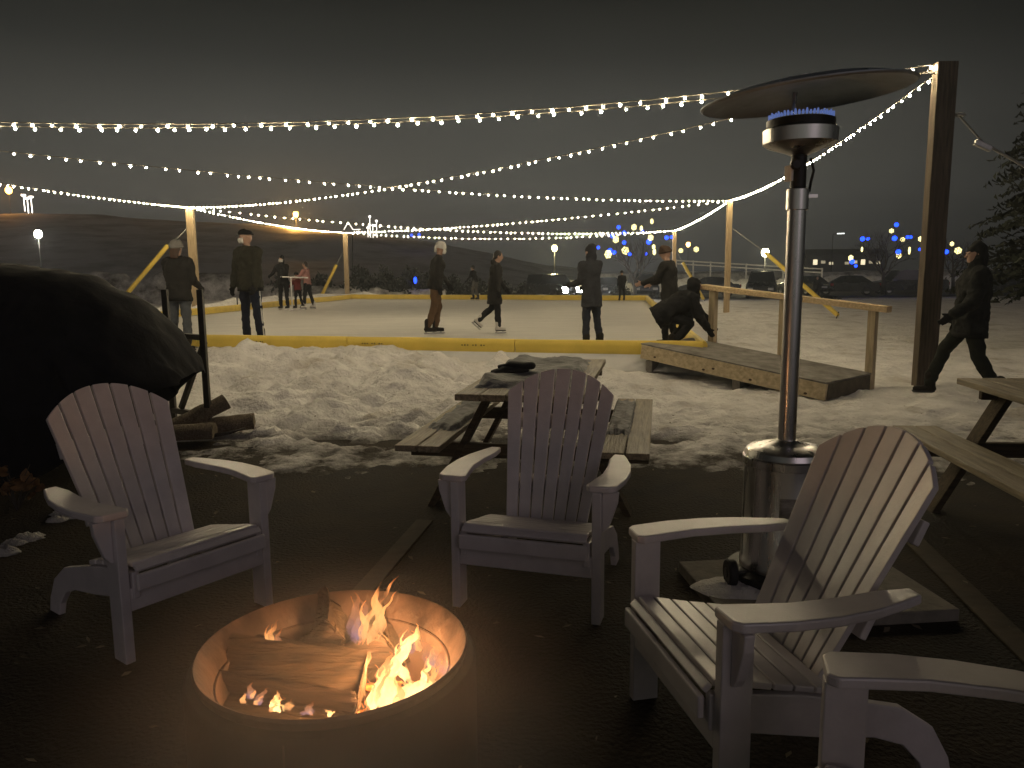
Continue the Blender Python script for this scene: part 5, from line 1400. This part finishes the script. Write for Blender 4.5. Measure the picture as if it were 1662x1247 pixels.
# ------------------------------------------------------------------ haze in the cold night air
def haze(dens):
    m = bpy.data.materials.new('night_haze'); m.use_nodes = True; nt = m.node_tree; nt.nodes.clear()
    o = nt.nodes.new('ShaderNodeOutputMaterial'); v = nt.nodes.new('ShaderNodeVolumePrincipled')
    v.inputs['Color'].default_value = (.78, .86, .95, 1); v.inputs['Density'].default_value = dens; v.inputs['Anisotropy'].default_value = .45
    nt.links.new(v.outputs[0], o.inputs['Volume'])
    b = MB(); b.box((0, 120, 9), (520, 270, 24)); h = b.build('haze', m); h['kind'] = 'stuff'
if HAZE: haze(HAZE)
# thin volume added in front of the pit to imitate orange lens bloom
def bloom_volume():
    m = bpy.data.materials.new('fire_bloom'); m.use_nodes = True; nt = m.node_tree; nt.nodes.clear(); N = nt.nodes.new; L = nt.links.new
    o = N('ShaderNodeOutputMaterial'); v = N('ShaderNodeVolumePrincipled'); v.inputs['Color'].default_value = (.8, .8, .8, 1)
    v.inputs['Anisotropy'].default_value = .2
    tc = N('ShaderNodeTexCoord'); ln = N('ShaderNodeVectorMath'); ln.operation = 'DISTANCE'; ln.inputs[1].default_value = (.5, .5, .5)
    L(tc.outputs['Generated'], ln.inputs[0])
    mr = N('ShaderNodeMapRange'); mr.interpolation_type = 'SMOOTHERSTEP'; mr.inputs['From Min'].default_value = .5; mr.inputs['From Max'].default_value = .02; mr.inputs['To Max'].default_value = BLOOM_DENS
    L(ln.outputs['Value'], mr.inputs[0])
    nz_ = N('ShaderNodeTexNoise'); nz_.inputs['Scale'].default_value = 4; nz_.inputs['Detail'].default_value = 3; L(tc.outputs['Object'], nz_.inputs['Vector'])
    ml = N('ShaderNodeMath'); ml.operation = 'MULTIPLY'; L(mr.outputs[0], ml.inputs[0]); L(nz_.outputs[0], ml.inputs[1])
    L(ml.outputs[0], v.inputs['Density']); L(v.outputs[0], o.inputs['Volume'])
    b = MB(); c_ = Vector((-.34, 1.28, .60)); b.ell((0, 0, 0), (.62, .56, .40), 32, 20)
    h = b.build('bloom_volume', m, smooth=True); h.location = c_; h['kind'] = 'stuff'; h['label'] = 'thin added volume imitating the orange lens bloom by the fire pit'; h['category'] = 'bloom_volume'
BLOOM_DENS = 1.5
bloom_volume()

# leaf litter and chips trodden into the patio and the snow edge
def litter():
    R = random.Random(77); m = MB()
    for i in range(420):
        x = R.uniform(-4.5, 4.2); y = R.uniform(1.2, 7.5)
        e = patio_edge(x)
        if y > e + 1.2 and R.random() < .5: continue
        z = max(.006 + .010 * nz(x / .2022 * .7, y), ground_z(x, y)) + .006
        a = R.uniform(0, 6.28); L = R.uniform(.008, .028); w = L * R.uniform(.25, .6); d = V3(cos(a), sin(a), R.uniform(-.2, .2)); n_ = V3(-sin(a), cos(a), R.uniform(-.3, .3))
        p = V3(x, y, z)
        m.poly([p - d * L, p + n_ * w + V3(0, 0, .004), p + d * L, p - n_ * w])
    o = m.build('leaf_litter', mat('litter_bits', (.075, .05, .025), .9, 0, .6, 3, 0, None, (.26, .21, .14)))
    o['kind'] = 'stuff'
litter()
